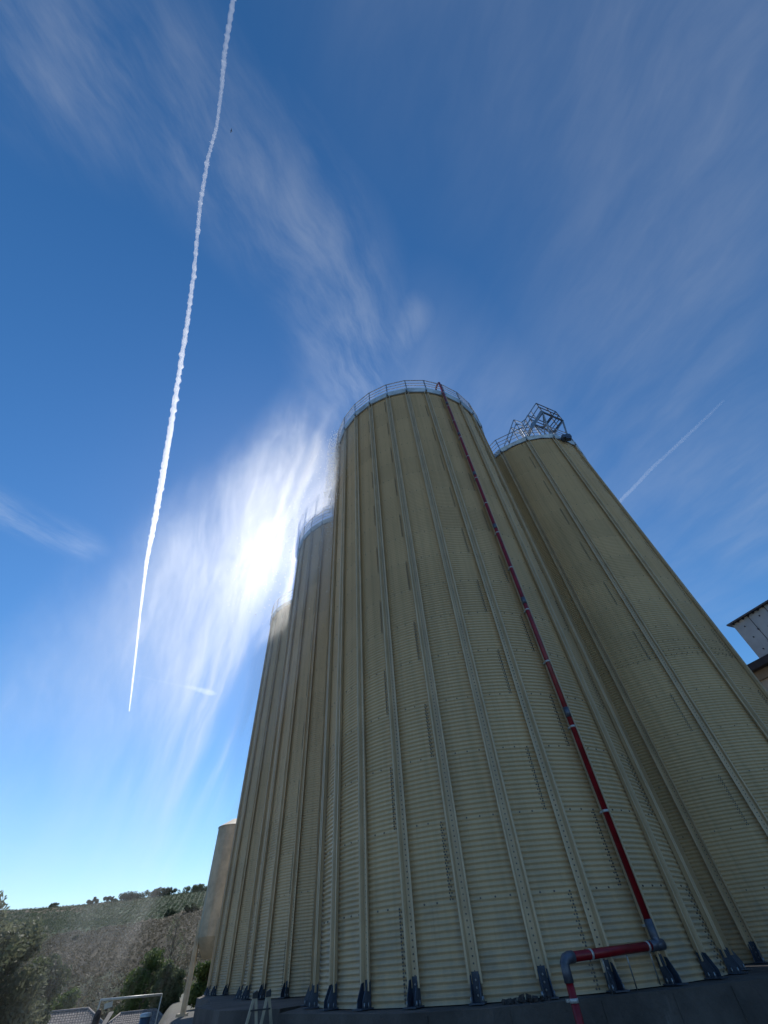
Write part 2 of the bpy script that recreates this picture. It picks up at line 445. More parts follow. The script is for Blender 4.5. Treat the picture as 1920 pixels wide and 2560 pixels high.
a4 = rad(-66); q = np.array([(R4 + 0.28) * math.cos(a4), (R4 + 0.28) * math.sin(a4), H1 - 0.02])
bk.box(q, (0.50, 0.34, 0.30)); bk.box(q + (0.05, -0.05, -0.22), (0.30, 0.22, 0.16)); bk.bar(q + (0, 0, 0.1), q * (0.85, 0.85, 1) + (0, 0, 0.6), 0.07)
bk.build('motor_box', [M['bluegrey']], silo4)

# ------------------------------------------------------------------ concrete bases
def plinth(name, label, pts, top, joints=()):
    mb = MB()
    P = [np.array([x, y, -0.3]) for x, y in pts]
    mb.prism(P, (0, 0, top + 0.3))
    for (a, b, t) in joints:
        p = np.array(pts[a]) + (np.array(pts[b]) - np.array(pts[a])) * t
        e = np.array(pts[b]) - np.array(pts[a]); e = e / np.linalg.norm(e); n = np.array([e[1], -e[0]])
        mb.bar((p[0] + n[0] * 0.004, p[1] + n[1] * 0.004, 0.02), (p[0] + n[0] * 0.004, p[1] + n[1] * 0.004, top - 0.03), 0.025, 0.02, 0)
    o = mb.build(name, [M['concrete']])
    return tag(o, label, 'base')
p1 = [(-2.9, 12.15), (-1.6, 10.75), (-0.45, 9.62), (0.9, 9.12), (2.6, 9.38), (3.9, 9.62), (5.4, 10.08), (9.0, 11.6), (14.5, 13.8), (15.2, 18.0), (12.5, 22.0), (5.0, 20.2), (0.0, 19.4), (-2.4, 16.2)]
plinth('concrete_base', 'stained grey concrete base under the front silo, red pipe passing down its face', p1, BASE - 0.012,
       [(3, 4, 0.15), (3, 4, 0.95), (4, 5, 0.8), (2, 3, 0.3), (5, 6, 0.5)])
d = np.array([-0.4385, 0.8987]); nn = np.array([-0.8987, -0.4385]); c2 = np.array(S2)
p2 = [(-3.29, 13.9), (-5.07, 15.2), (-6.76, 18.06), (-7.9, 22.5), (-10.6, 28.3), (-11.6, 32.0), (-11.0, 37.5), (-2.0, 37.5), (3.4, 27.0), (3.0, 21.5), (-1.2, 17.4)]
plinth('concrete_base', 'square-cornered concrete base behind the stepladder, carrying the two rear silos', p2[::-1], BASE - 0.018)

hb = MB(); rng = np.random.default_rng(4)
for i in range(46):
    t = rng.random(); x = 1.10 + t * 0.75 + rng.normal(0, .03); y = 9.42 + 0.05 * t + rng.random() * 0.22
    s = 0.012 + 0.022 * rng.random() * (1 - abs(t - .45))
    v = rng.normal(size=(8, 3)) * s * 0.35 + np.array([(a, b, cc) for a in (-1, 1) for b in (-1, 1) for cc in (-1, 1)]) * s
    hb.add(v + (x, y, BASE - 0.012 + s * (0.6 + 1.2 * rng.random() * (1 - abs(t - .45) * 1.4))), [(0, 1, 3, 2), (4, 6, 7, 5), (0, 4, 5, 1), (2, 3, 7, 6), (0, 2, 6, 4), (1, 5, 7, 3)])
tag(hb.build('debris_heap', [M['debris']]), 'small heap of dark debris lying on the edge of the concrete base', 'debris', kind='stuff')

# ------------------------------------------------------------------ red pipe
pa = rad(-66.7); pr_ = R1 + 0.225
px, py = S1[0] + pr_ * math.cos(pa), S1[1] + pr_ * math.sin(pa)
ux, uy = math.cos(pa), math.sin(pa)
pipe = empty('red_pipe', (px, py, 0)); tag(pipe, 'long red pipe with white bands running down the front silo and turning along its foot', 'pipe')
rp = 0.056
def P_(x, y, z): return np.array([x - px, y - py, z])
zt = EYE + 22.05; zb = EYE - 0.06
lx, ly, lz = 2.04, 9.03, EYE - 0.10
riser = MB().tube([P_(px, py, zb + 0.25), P_(px, py, 8), P_(px, py, 16), P_(px, py, zt)], rp, 14)
riser.build('riser', [M['red']], pipe)
top = MB()
ar = [P_(px, py, zt)]
for t in np.linspace(0.1, 0.95, 7):
    a = math.pi * t; ar.append(P_(px - ux * 0.22 * (1 - math.cos(a)), py - uy * 0.22 * (1 - math.cos(a)), zt + 0.20 * math.sin(a)))
top.tube(ar, rp, 12).build('top_bend', [M['red']], pipe)
nz_ = MB().tube([ar[-1], ar[-1] + np.array([-ux * 0.10, -uy * 0.10, -0.35]), ar[-1] + np.array([-ux * 0.25, -uy * 0.25, -0.75])], [rp, rp * 0.9, rp * 0.9], 12)
nz_.build('outlet', [M['coupling']], pipe)
hv = np.array([lx - px, ly - py, lz - zb]); hn = hv / np.linalg.norm(hv)
MB().tube([P_(px, py, zb) + hn * 0.16, P_(px, py, zb) + hv - hn * 0.16], rp, 14).build('cross_run', [M['red']], pipe)
MB().tube([P_(lx, ly, lz - 0.20), P_(lx, ly, 0.0)], rp, 14).build('downpipe', [M['red']], pipe)
e1 = MB().tube([P_(px, py, zb + 0.30), P_(px, py, zb + 0.10), P_(px, py, zb) + (0, 0, 0.03) - hn * 0.01, P_(px, py, zb) + hn * 0.05, P_(px, py, zb) + hn * 0.18], rp * 1.22, 14)
e1.tube([P_(px, py, zb) + hn * 0.05, P_(px, py, zb) - hn * 0.13], rp * 1.2, 14)
e1.build('elbow', [M['coupling']], pipe)
hend = P_(px, py, zb) + hv
e2 = MB().tube([hend - hn * 0.20, hend - hn * 0.11, hend - hn * 0.045 - (0, 0, 0.015), hend - (0, 0, 0.055) - hn * 0.005, hend - (0, 0, 0.13), hend - (0, 0, 0.24)], rp * 1.2, 14)
e2.build('elbow', [M['coupling']], pipe)
bm_ = MB().tube([(0, 0, -0.022), (0, 0, 0.022)], rp * 1.12, 14).box((-ux * 0.10, -uy * 0.10, 0), (0.09, 0.09, 0.03)).mesh('band', [M['band']])
for k in range(14):
    o = bpy.data.objects.new('band', bm_); o.location = P_(px, py, EYE + 0.17 + 1.583 * k); link(o, pipe)
cm = MB().tube([(0, 0, -0.11), (0, 0, 0.11)], rp * 1.16, 14).mesh('coupling', [M['coupling']])
for k in range(6):
    o = bpy.data.objects.new('coupling', cm); o.location = P_(px, py, EYE + 3.65 + 3.165 * k); link(o, pipe)
hb_ = MB().tube([-hn * 0.02, hn * 0.02], rp * 1.1, 14).mesh('band', [M['band']])
for t in (0.27, 0.88):
    o = bpy.data.objects.new('band', hb_); o.location = P_(px, py, zb) + hv * (1 - t) ; link(o, pipe)
o = bpy.data.objects.new('band', bm_); o.location = P_(lx, ly, EYE - 0.50); link(o, pipe)
for t in (0.10, 0.36, 0.62):
    q = P_(px, py, zb) + hv * t
    MB().tube([q + (0.02, 0.12, -0.03), q + (0.06, 0.30, BASE - 0.012 - zb)], 0.011, 6).build('support_rod', [M['galv']], pipe)

# ------------------------------------------------------------------ terrain
CREST = 480.0
ca = np.array([-80, -60, -45, -38, -36.3, -34.5, -32.2, -29.5, -24.6, -22, -18, -10, 0, 12, 25])
ce = np.array([2.5, 3.6, 4.6, 4.90, 4.97, 5.06, 5.17, 5.38, 5.73, 5.88, 6.1, 6.2, 5.0, 2.0, 0.0])
def height(az, r):
    az = np.asarray(az, float); r = np.asarray(r, float)
    L = sstep(-22.3, -25.0, az) * sstep(-75, -60, az)
    val = -4.5 * L * sstep(32, 62, r)
    e = np.interp(az, ca, ce)
    zc = EYE + CREST * np.tan(np.radians(e))
    zc = np.where(e < 0.05, 0.0, zc)
    t = np.clip((r - 130) / (CREST - 130), 0, 1)
    h = (t ** 1.05) * (zc - val) + 0
    und = 0.9 * np.sin(r * 0.045 + az * 0.3) * np.cos(az * 0.22 + r * 0.012) * np.sin(np.pi * np.clip(t, 0, 1)) * np.where(zc > 1, 1, 0)
    far = np.where(r > CREST, -(zc - val) * sstep(CREST, CREST + 500, r), 0)
    return val + h + und + far
def ground_at(az, r): return float(height(az, r))

def polar(name, rs, azs, mats, colfn=None, closed=False):
    A, Rr = np.meshgrid(azs, rs)
    Z = height(np.where(A > 180, A - 360, A), Rr)
    v = np.stack([Rr * np.sin(np.radians(A)), Rr * np.cos(np.radians(A)), Z], -1)
    n = len(azs); f = []
    i, j = np.meshgrid(np.arange(len(rs) - 1), np.arange(n if closed else n - 1), indexing='ij')
    k = (j + 1) % n
    f = np.stack([i * n + j, (i + 1) * n + j, (i + 1) * n + k, i * n + k], -1).reshape(-1, 4)
    mb = MB().add(v, f[:, ::-1], 0, True)
    o = mb.build(name, mats)
    if colfn is not None:
        me = o.data
        ca_ = me.color_attributes.new('field', 'FLOAT_COLOR', 'POINT')
        el = np.degrees(np.arctan2(Z - EYE, Rr))
        cc = colfn(A, Rr, el).reshape(-1, 3)
        ca_.data.foreach_set('color', np.c_[cc, np.ones(len(cc))].astype(np.float32).ravel())
    return o

# hillside: crops and ploughed strips, each with its own soil or leaf colour
gm_, n, b = material('yard_and_fields')
pos = n.pos(); x, y, z = n.xyz(pos)
rr = n.m('SQRT', n.m('ADD', n.m('MULTIPLY', x, x), n.m('MULTIPLY', y, y)))
near = n.mix(n.step(n.noise(pos, 0.6, 6, 0.65), 0.3, 0.7), (0.040, 0.038, 0.034), (0.070, 0.064, 0.056))
near = n.mix(n.step(n.noise(pos, 14.0, 3, 0.6), 0.45, 0.7), near, (0.085, 0.078, 0.068))
farc = n.mix(n.step(n.noise(pos, 0.05, 5, 0.6), 0.35, 0.65), (0.06, 0.072, 0.04), (0.11, 0.095, 0.062))
n.put(b.inputs['Base Color'], n.mix(n.step(rr, 42, 62), near, farc)); b.inputs['Roughness'].default_value = 0.95
bp = n.new('ShaderNodeBump'); bp.inputs['Strength'].default_value = 0.5; bp.inputs['Distance'].default_value = 0.05
n.put(bp.inputs['Height'], n.noise(pos, 8.0, 5, 0.6)); n.put(b.inputs['Normal'], bp.outputs[0])
M['ground'] = gm_
hm, n, b = material('hill_fields')
at_ = n.new('ShaderNodeVertexColor'); at_.layer_name = 'field'
pos = n.pos(); x, y, z = n.xyz(pos)
k = n.step(n.noise(pos, 0.09, 6, 0.7), 0.3, 0.7, 0.5, 1.45)
k2 = n.step(n.noise(pos, 0.8, 4, 0.7), 0.35, 0.65, 0.5, 1.5)
rows = n.m('SINE', n.m('ADD', n.m('MULTIPLY', n.m('ADD', n.m('MULTIPLY', x, 0.8), n.m('MULTIPLY', y, 0.35)), 1.6), n.m('MULTIPLY', n.noise(pos, 0.03, 3, 0.5), 10.0)))
k = n.m('MULTIPLY', n.m('MULTIPLY', k, k2), n.m('ADD', n.m('MULTIPLY', rows, 0.28), 1.0))
vm = n.new('ShaderNodeVectorMath', operation='SCALE'); n.put(vm.inputs[0], at_.outputs[0]); n.put(vm.inputs['Scale'], k)
n.put(b.inputs['Base Color'], vm.outputs[0]); b.inputs['Roughness'].default_value = 0.95; b.inputs['Specular IOR Level'].default_value = 0.1
bp = n.new('ShaderNodeBump'); bp.inputs['Strength'].default_value = 0.6; bp.inputs['Distance'].default_value = 0.5
n.put(bp.inputs['Height'], n.noise(pos, 0.7, 5, 0.7)); n.put(b.inputs['Normal'], bp.outputs[0])
M['hill'] = hm
def fields(A, Rr, el):
    wob = 0.10 * np.sin(A * 2.1 + Rr * .02) + 0.06 * np.sin(A * 5.3)
    green = np.array([0.030, 0.055, 0.026]); soil = np.array([0.052, 0.045, 0.030]); dark = np.array([0.020, 0.023, 0.016]); dry = np.array([0.13, 0.105, 0.07]); scrub = np.array([0.026, 0.036, 0.018])
    out = np.tile(soil, A.shape + (1,))
    line = np.interp(A, [-60, -40, -32.6, -25.6, -21.6, 0], [3.0, 3.2, 3.42, 3.98, 4.66, 5.5]) + wob
    def put(mask, colr, soft=None): out[mask] = colr
    put(el > line, green)
    put((el < line) & (el > line - 0.75) & (A < -27.5), dark)
    put((el > line - 0.05) & (el < line + 0.07) & (A > -27.0), dry * 0.8)
    put((el < line - 1.35 + 0.06 * (A + 28)) & (el > line - 1.45 + 0.06 * (A + 28)), dry * 0.62)
    put(el < 0.9 + wob, scrub)
    put((A < -33.4) & (el < 4.6), scrub)
    put((A < -31.8 + wob) & (el > 4.75 + wob * .5), dry)
    put((A > -32.0) & (A < -27) & (el > np.interp(A, ca, ce) - 0.14), dry * 0.8)
    return out
azs = np.unique(np.round(np.r_[np.arange(-80, -40, 1.0), np.arange(-40, -15, 0.2), np.arange(-15, 26, 1.0)], 3))
hill = polar('hill', np.r_[np.arange(130, 500, 3.0), np.arange(500, 1000, 40), 1000], azs, [M['hill']], fields)
tag(hill, kind='structure')
gaz = np.unique(np.round(np.r_[azs, np.arange(26, 280, 4.0)], 3))
def ground_mesh():
    # one sheet from under the camera to the horizon; the hill lies on it as its own sheet
    rs = np.r_[0.01, 2, 4, 8, 12, 16, 20, 24, 28, np.arange(31, 66, 2.5), 75, 90, 110, 131]
    return polar('ground', rs, gaz, [M['ground']], None, True)
tag(ground_mesh(), kind='structure')
rs2 = [130.9, 400, 1200, 6000, 30000, 60000]
A, Rr = np.meshgrid(gaz, rs2)
Z = np.full(A.shape, -0.05); Z[0] = height(np.where(gaz > 180, gaz - 360, gaz), 130.9) - 0.01
hillside = (gaz < 22)
Z[1:, hillside] = -9.0
n_ = len(gaz); i, j = np.meshgrid(np.arange(len(rs2) - 1), np.arange(n_), indexing='ij'); k = (j + 1) % n_
tag(MB().add(np.stack([Rr * np.sin(np.radians(A)), Rr * np.cos(np.radians(A)), Z], -1), np.stack([i * n_ + j, i * n_ + k, (i + 1) * n_ + k, (i + 1) * n_ + j], -1).reshape(-1, 4), 0, True).build('far_ground', [M['ground']]), kind='structure')

# ------------------------------------------------------------------ trees and bushes
def leaf_mat(name, c0, c1):
    m, n, b = material(name)
    co = n.coord(); oi = n.new('ShaderNodeObjectInfo')
    f = n.step(n.noise(co, 1.1, 5, 0.65), 0.3, 0.7)
    col = n.mix(f, c0, c1)
    n.put(b.inputs['Base Color'], col); b.inputs['Roughness'].default_value = 0.7; b.inputs['Specular IOR Level'].default_value = 0.2
    tr = n.new('ShaderNodeBsdfTranslucent'); n.put(tr.inputs[0], col)
    mx = n.new('ShaderNodeMixShader'); mx.inputs[0].default_value = 0.35
    out = m.node_tree.nodes['Material Output']
    n.l.new(b.outputs[0], mx.inputs[1]); n.l.new(tr.outputs[0], mx.inputs[2]); n.l.new(mx.outputs[0], out.inputs[0])
    return m
M['leaf_grey'] = leaf_mat('dusty_leaves', (0.10, 0.125, 0.07), (0.24, 0.25, 0.155))
M['leaf_green'] = leaf_mat('green_leaves', (0.055, 0.095, 0.028), (0.15, 0.19, 0.06))
M['leaf_vine'] = leaf_mat('vine_leaves', (0.05, 0.078, 0.044), (0.115, 0.145, 0.080))
M['leaf_scrub'] = leaf_mat('scrub_leaves', (0.075, 0.068, 0.046), (0.17, 0.15, 0.10))
M['leaf_dark'] = leaf_mat('dark_leaves', (0.045, 0.07, 0.035), (0.13, 0.155, 0.075))

def crown_mesh(seed, w, h, z0, leaf, n, depth=None, blobs=22, fat=1.0):
    """leaf blades spread through an uneven crown built of many clumps"""
    g = np.random.default_rng(seed); depth = w if depth is None else depth
    cen = []; rad_ = []
    for i in range(blobs):
        t = g.random(); a = g.random() * 2 * np.pi; q = math.sqrt(g.random())
        env = math.sin(math.pi * (0.12 + 0.80 * t)) ** 0.7
        cen.append((math.cos(a) * q * w * 0.42 * env, math.sin(a) * q * depth * 0.42 * env, z0 + h * (0.10 + 0.80 * t)))
        rad_.append((0.15 + 0.14 * g.random()) * fat * min(w, h) * (1.15 - 0.4 * t))
    cen = np.array(cen); rad_ = np.array(rad_)
    wt = rad_ ** 2; ix = g.choice(blobs, n, p=wt / wt.sum())
    d = g.normal(size=(n, 3)); d /= np.linalg.norm(d, axis=1)[:, None]
    q = cen[ix] + d * (rad_[ix] * (0.45 + 0.62 * g.random(n) ** 0.6))[:, None] * (1, 1, 0.85)
    a = g.normal(size=(n, 3)); a /= np.linalg.norm(a, axis=1)[:, None]
    b = np.cross(a, d + 0.4 * g.normal(size=(n, 3))); b /= np.linalg.norm(b, axis=1)[:, None]
    s = leaf * (0.6 + 0.9 * g.random(n))[:, None]
    v = np.stack([q - a * s, q + b * s * 0.45, q + a * s, q - b * s * 0.45], 1).reshape(-1, 3)
    f = np.arange(4 * n).reshape(-1, 4)
    return v, f, cen
def tree(name, label, az, d, base, w, h, leaf, n, mat, seed, group=None, cat='tree', trunk=True, depth=None, blobs=26, z0f=0.10, fat=1.0):
    p = at(az, 0, d)
    root = empty(name, (p[0], p[1], base), -rad(az)); tag(root, label, cat, group)
    z0 = h * z0f if trunk else 0.0
    v, f, cen = crown_mesh(seed, w, h - z0, z0, leaf, n, depth, blobs, fat)
    MB().add(v, f).build('crown', [mat], root)
    tb = MB(); g = np.random.default_rng(seed + 99); r0 = 0.035 * h if trunk else 0.02 * h
    ax = [(0, 0, -0.3), (0.03 * h * g.normal() * .3, 0.02 * h * g.normal(), 0.25 * h), (0.04 * h * g.normal(), 0.04 * h * g.normal(), 0.6 * h)]
    tb.tube(ax, [r0, r0 * 0.75, r0 * 0.35], 8)
    for cc in cen[:8]:
        a = np.array(ax[1]) * (1 - 0.3) + np.array(ax[0]) * 0.3 * (cc[2] / h)
        m = (a + cc) / 2 + (0, 0, -0.04 * h)
        tb.tube([a, m, cc], [r0 * 0.5, r0 * 0.3, r0 * 0.1], 6)
    tb.build('trunk', [M['bark']], root)
    return root
GT = 'trees at the foot of the hill'
def gz(az, d): return ground_at(az, d)
tree('tree', 'tall dusty tree cut by the left edge of the picture', -38.9, 44, gz(-39, 44), 6.8, 44 * math.tan(rad(5.9)) + EYE - gz(-39, 44), 0.15, 16000, M['leaf_grey'], 3, GT)
tree('tree', 'wide dusty grey-green tree between the edge tree and the dark tree', -35.7, 50, gz(-36, 50), 6.2, 50 * math.tan(rad(3.9)) + EYE - gz(-36, 50), 0.15, 16000, M['leaf_grey'], 7, GT)
tree('tree', 'dark rounded tree above the tiled roof', -33.0, 54, gz(-33, 54), 5.2, 54 * math.tan(rad(2.3)) + EYE - gz(-33, 54), 0.14, 15000, M['leaf_dark'], 11, GT)
tree('tree', 'low green tree just behind the left end of the tiled roof', -31.0, 82, gz(-31, 82), 4.6, 82 * math.tan(rad(0.45)) + EYE - gz(-31, 82), 0.18, 5000, M['leaf_green'], 15, GT)
tree('tree', 'bushy yellow-green tree behind the pale pipe frame', -24.9, 84, gz(-25, 84), 6.0, 84 * math.tan(rad(2.2)) + EYE - gz(-25, 84), 0.17, 14000, M['leaf_green'], 21, GT)
tree('tree', 'dark green tree between the pipe frame and the tank leg', -23.0, 78, gz(-23, 78), 4.4, 78 * math.tan(rad(1.3)) + EYE - gz(-23, 78), 0.16, 12000, M['leaf_dark'], 25, GT)
tree('bush', 'green leafy bush below the hopper of the cream tank', -20.2, 54, gz(-20, 54), 2.6, 54 * math.tan(rad(1.15)) + EYE - gz(-20, 54), 0.13, 5000, M['leaf_green'], 29, GT, 'bush')
# slender, nearly bare tree
pb = at(-23.45, 0, 96); bt = empty('bare_tree', (pb[0], pb[1], gz(-23.4, 96))); tag(bt, 'slender nearly bare tree standing out against the ploughed slope', 'tree', GT)
tb = MB(); hh = 96 * math.tan(rad(4.1)) + EYE - gz(-23.4, 96); g = np.random.default_rng(2)
tb.tube([(0, 0, -.3), (0.1, 0, hh * .4), (-0.1, 0, hh * .7), (0.0, 0, hh)], [0.17, 0.12, 0.08, 0.02], 7)
tips = []
for k_ in range(16):
    z_ = hh * (0.38 + 0.58 * k_ / 16); a = g.random() * 6.28; L_ = 1.5 * (1.15 - z_ / hh) + 0.3
    e = np.array([math.cos(a) * L_, math.sin(a) * L_, z_ + 0.9 * L_]); tb.tube([(0, 0, z_), e * (.5, .5, 1) - (0, 0, .25 * L_), e], [0.05, 0.03, 0.012], 5); tips.append(e)
tb.build('trunk', [M['bark']], bt)
tips = np.array(tips); q = tips[g.integers(0, 16, 420)] + g.normal(size=(420, 3)) * 0.35
a = g.normal(size=(420, 3)) * 0.07; bb = g.normal(size=(420, 3)) * 0.05
MB().add(np.stack([q - a, q + bb, q + a, q - bb], 1).reshape(-1, 3), np.arange(1680).reshape(-1, 4)).build('crown', [M['leaf_grey']], bt)

# ridge line: lone bushes and clipped hedges
GR = 'bushes along the ridge'
def ridge(label, a0, a1, hdeg, mat, seed, name='bush', d=CREST - 6, off=0.0, nl=1800):
    az = (a0 + a1) / 2; wid = d * rad(a1 - a0); e = float(np.interp(az, ca, ce))
    el_h = d * rad(hdeg)
    tree(name, label, az, d, gz(az, d) - 0.25 + off, wid * 1.25, el_h, 0.42, nl, mat, seed, GR, 'hedge' if name == 'hedge' else 'bush', False, min(wid, 5.0), 12 if name == 'bush' else 46, fat=1.25 if name == 'bush' else 1.9)
ridge('lone small bush standing far left on the bare ridge', -34.6, -33.6, 0.30, M['leaf_dark'], 41)
ridge('round dark bush alone on the ridge between two gaps', -31.6, -30.85, 0.46, M['leaf_dark'], 43)
ridge('low spreading bush on the ridge beside the shorter hedge', -30.4, -29.35, 0.46, M['leaf_dark'], 45)
ridge('shorter lumpy hedge on the ridge', -29.2, -27.1, 0.50, M['leaf_dark'], 47, 'hedge', nl=4200)
ridge('longer level hedge on the ridge, ending in a gap near the tank', -26.9, -24.0, 0.55, M['leaf_dark'], 51, 'hedge', nl=6000)
ridge('loose light green thicket on the ridge beside the cream tank', -23.7, -20.6, 0.50, M['leaf_green'], 53, 'hedge', nl=5000)
def slope_r(az, el):
    r = np.linspace(135, CREST, 1500); e = np.degrees(np.arctan2(height(np.full_like(r, az), r) - EYE, r))
    return float(r[np.argmin(abs(e - el))])
for lab, az, el, w_, hdeg, sd in (('dark bush on the slope at the start of the field path', -24.5, 4.25, 1.2, 0.50, 61), ('dark bush on the slope touching the tank edge', -22.6, 4.45, 1.6, 0.62, 63), ('small dark bush in the middle of the ploughed slope', -31.6, 3.05, 0.5, 0.26, 67)):
    r = slope_r(az, el)
    tree('bush', lab, az, r, gz(az, r) - 0.3, r * rad(w_), r * rad(hdeg), 0.40, 2200, M['leaf_dark'], sd, 'bushes on the slope', 'bush', False, 5.0, 14, fat=1.4)

# vines and dry scrub covering the slope (nobody could count them)
def cover(name, label, seed, n_, mat, pick, hgt, leaf):
    g = np.random.default_rng(seed); az = -40 + 22 * g.random(n_ * 4); r = 140 + (CREST - 142) * g.random(n_ * 4)
    el = np.degrees(np.arctan2(height(az, r) - EYE, r)); line = np.interp(az, [-60, -40, -32.6, -25.6, -21.6, 0], [3.0, 3.2, 3.42, 3.98, 4.66, 5.5])
    k = pick(az, r, el, line, g); az, r = az[k][:n_], r[k][:n_]; n_ = len(az)
    base = np.stack([r * np.sin(np.radians(az)), r * np.cos(np.radians(az)), height(az, r)], -1)
    m = 5; q = np.repeat(base, m, 0) + g.normal(size=(n_ * m, 3)) * (leaf, leaf, hgt * 0.3) + (0, 0, hgt * 0.5)
    a = g.normal(size=(n_ * m, 3)); a /= np.linalg.norm(a, axis=1)[:, None]; b = np.cross(a, g.normal(size=(n_ * m, 3))); b /= np.linalg.norm(b, axis=1)[:, None]
    sz = leaf * (0.5 + g.random(n_ * m))[:, None]
    o = MB().add(np.stack([q - a * sz, q + b * sz * .6, q + a * sz, q - b * sz * .6], 1).reshape(-1, 3), np.arange(4 * n_ * m).reshape(-1, 4)).build(name, [mat])
    tag(o, label, 'vegetation', kind='stuff')
def in_rows(az, r, step_):
    x = r * np.sin(np.radians(az)); y = r * np.cos(np.radians(az)); return np.abs(((0.93 * x + 0.36 * y) / step_) % 1 - .5) < 0.33
cover('vines', 'rows of green vines on the upper part of the slope', 5, 9000, M['leaf_vine'], lambda a, r, e, l, g: (e > l + 0.05) & in_rows(a, r, 3.1), 0.7, 0.29)
cover('dry_scrub', 'rough dry scrub scattered over the lower slope', 6, 9000, M['leaf_scrub'], lambda a, r, e, l, g: (e < l) & (g.random(len(a)) < 0.9), 0.5, 0.24)

# ------------------------------------------------------------------ cream hopper tank
TK = at(-19.75, 0, 45); tank = empty('hopper_tank', (TK[0], TK[1], 0), 0); tag(tank, 'plain cream tank with cone roof and hopper bottom on tall legs', 'tank')
rt_ = 1.38
ztop = EYE + 45 * math.tan(rad(10.72)); zh = EYE + 45 * math.tan(rad(2.65)); zb_ = EYE + 43.6 * math.tan(rad(1.36))
MB().lathe([(rt_, zh), (rt_, (zh + ztop) / 2), (rt_, ztop)], 40).build('body', [M['tank']], tank)
MB().lathe([(rt_ + 0.05, ztop - 0.02), (rt_ + 0.05, ztop + 0.05), (0.35, ztop + 0.62), (0.0, ztop + 0.66)], 40, smooth=False).build('roof', [M['tank']], tank)
MB().lathe([(rt_, zh), (0.78, zb_), (0.70, zb_), (0.70, zb_ - 0.03), (0.0, zb_ - 0.03)], 40).build('hopper', [M['tank']], tank)
for k_, a in enumerate((rad(180 + 19.75 + 6), rad(90), rad(0), rad(-70))):
    lg = MB(); cx_, cy_ = (rt_ + 0.03) * math.cos(a), (rt_ + 0.03) * math.sin(a)
    lg.box((cx_ - 0.10 * math.sin(-0.3), cy_, (ztop * .45) / 2), (0.16, 0.30, ztop * .45)); lg.box((cx_ + 0.16, cy_, (ztop * .40) / 2), (0.14, 0.22, ztop * .40))
    lg.box((cx_ + .05, cy_, 0.06), (0.6, 0.6, 0.14))
    lg.build('leg', [M['tank']], tank)
sm = MB()
for a in (-150, -128, -100): sm.bar((rt_ * 1.004 * math.cos(rad(a)), rt_ * 1.004 * math.sin(rad(a)), zh), (rt_ * 1.004 * math.cos(rad(a)), rt_ * 1.004 * math.sin(rad(a)), ztop), 0.03, 0.02)
sm.build('seam_strip', [M['tank']], tank)

# ------------------------------------------------------------------ tiled houses in the hollow
def house(label, az, d, ridge_el, length, run, pitch, hip):
    p = at(az, ridge_el, d); g0 = gz(az, d)
    root = empty('tiled_house', (p[0], p[1], g0), -rad(az)); tag(root, label, 'house', 'tiled houses in the hollow')
    zr = p[2] - g0; drop = run * math.tan(rad(pitch))
    r = MB()
    nu = int((length + 2 * hip) / 0.04); nv = int(run / 0.06)
    for sgn in (-1, 1):
        u = np.linspace(-1, 1, nu); t = np.linspace(0, 1, nv)
        U, T = np.meshgrid(u, t)
        X = U * (length / 2 + hip * T)
        Zc = zr - drop * T + 0.045 * np.abs(np.sin(X * np.pi / 0.22)) + 0.03 * ((T * run / 0.32) % 1)
        v = np.stack([X, sgn * -run * T, Zc], -1)
        i, j = np.meshgrid(np.arange(nv - 1), np.arange(nu - 1), indexing='ij')
        f = np.stack([i * nu + j, i * nu + j + 1, (i + 1) * nu + j + 1, (i + 1) * nu + j], -1).reshape(-1, 4)
        r.add(v, f if sgn == 1 else f[:, ::-1])
    for sx in (-1, 1):
        r.poly([(sx * length / 2, 0, zr), (sx * (length / 2 + hip), run, zr - drop), (sx * (length / 2 + hip), -run, zr - drop)])
    rf = r.build('roof', [M['tile']], root)
    rg = MB().tube([(-length / 2, 0, zr + 0.04), (length / 2, 0, zr + 0.04)], 0.11, 10)
    for sx in (-1, 1): rg.tube([(sx * length / 2, 0, zr + 0.04), (sx * (length / 2 + hip), -run, zr - drop + 0.05)], 0.10, 8)
    rg.build('ridge_cap', [M['ridge']], rf)
    wl = MB().box((0, 0, (zr - drop) / 2), (length + 2 * hip - 0.6, 2 * run - 0.8, zr - drop)); wl.build('wall', [M['plaster']], root)
    for x_ in (-1.2, 1.2):
        w_ = MB().box((x_, -run + 0.40 - 0.012, (zr - drop) * .55), (0.8, 0.03, 1.0)).build('window', [M['gutter']], root)
    return root
house('low house with a tiled hip roof below the dark tree', -30.55, 66, -0.99, 3.9, 3.2, 24, 2.4)
house('farther tiled house behind the pale pipe frame', -25.0, 76, -1.42, 3.6, 3.0, 22, 2.0)

# ------------------------------------------------------------------ small yard things
def yz(az, d): return gz(az, d)
f0 = at(-28.14, -0.56, 34); f1 = at(-23.46, -0.58, 34)
pf = empty('pipe_frame', (f0[0], f0[1], 0)); tag(pf, 'pale goal-shaped pipe frame standing in front of the far tiled house', 'frame')
o0 = np.array([f0[0], f0[1], 0]); a = f0 - o0; b_ = f1 - o0
MB().tube([a, b_], 0.045, 8).build('crossbar', [M['pale_pipe']], pf)
for q, az in ((a, -28.14), (b_, -23.46)): MB().tube([q + (0, 0, .03), (q[0], q[1], gz(az, 34) - 0.1)], 0.030, 8).build('upright', [M['pale_pipe']], pf)
q = at(-27.45, -0.88, 31)
sb = empty('small_board', (q[0], q[1], 0), rad(27)); tag(sb, 'small pale board on a thin stake beside the brown post', 'board')
MB().box((0, 0, q[2]), (0.32, 0.02, 0.17), 0, np.array([[math.cos(.2), 0, -math.sin(.2)], [0, 1, 0], [math.sin(.2), 0, math.cos(.2)]])).build('panel', [M['pale_pipe']], sb)
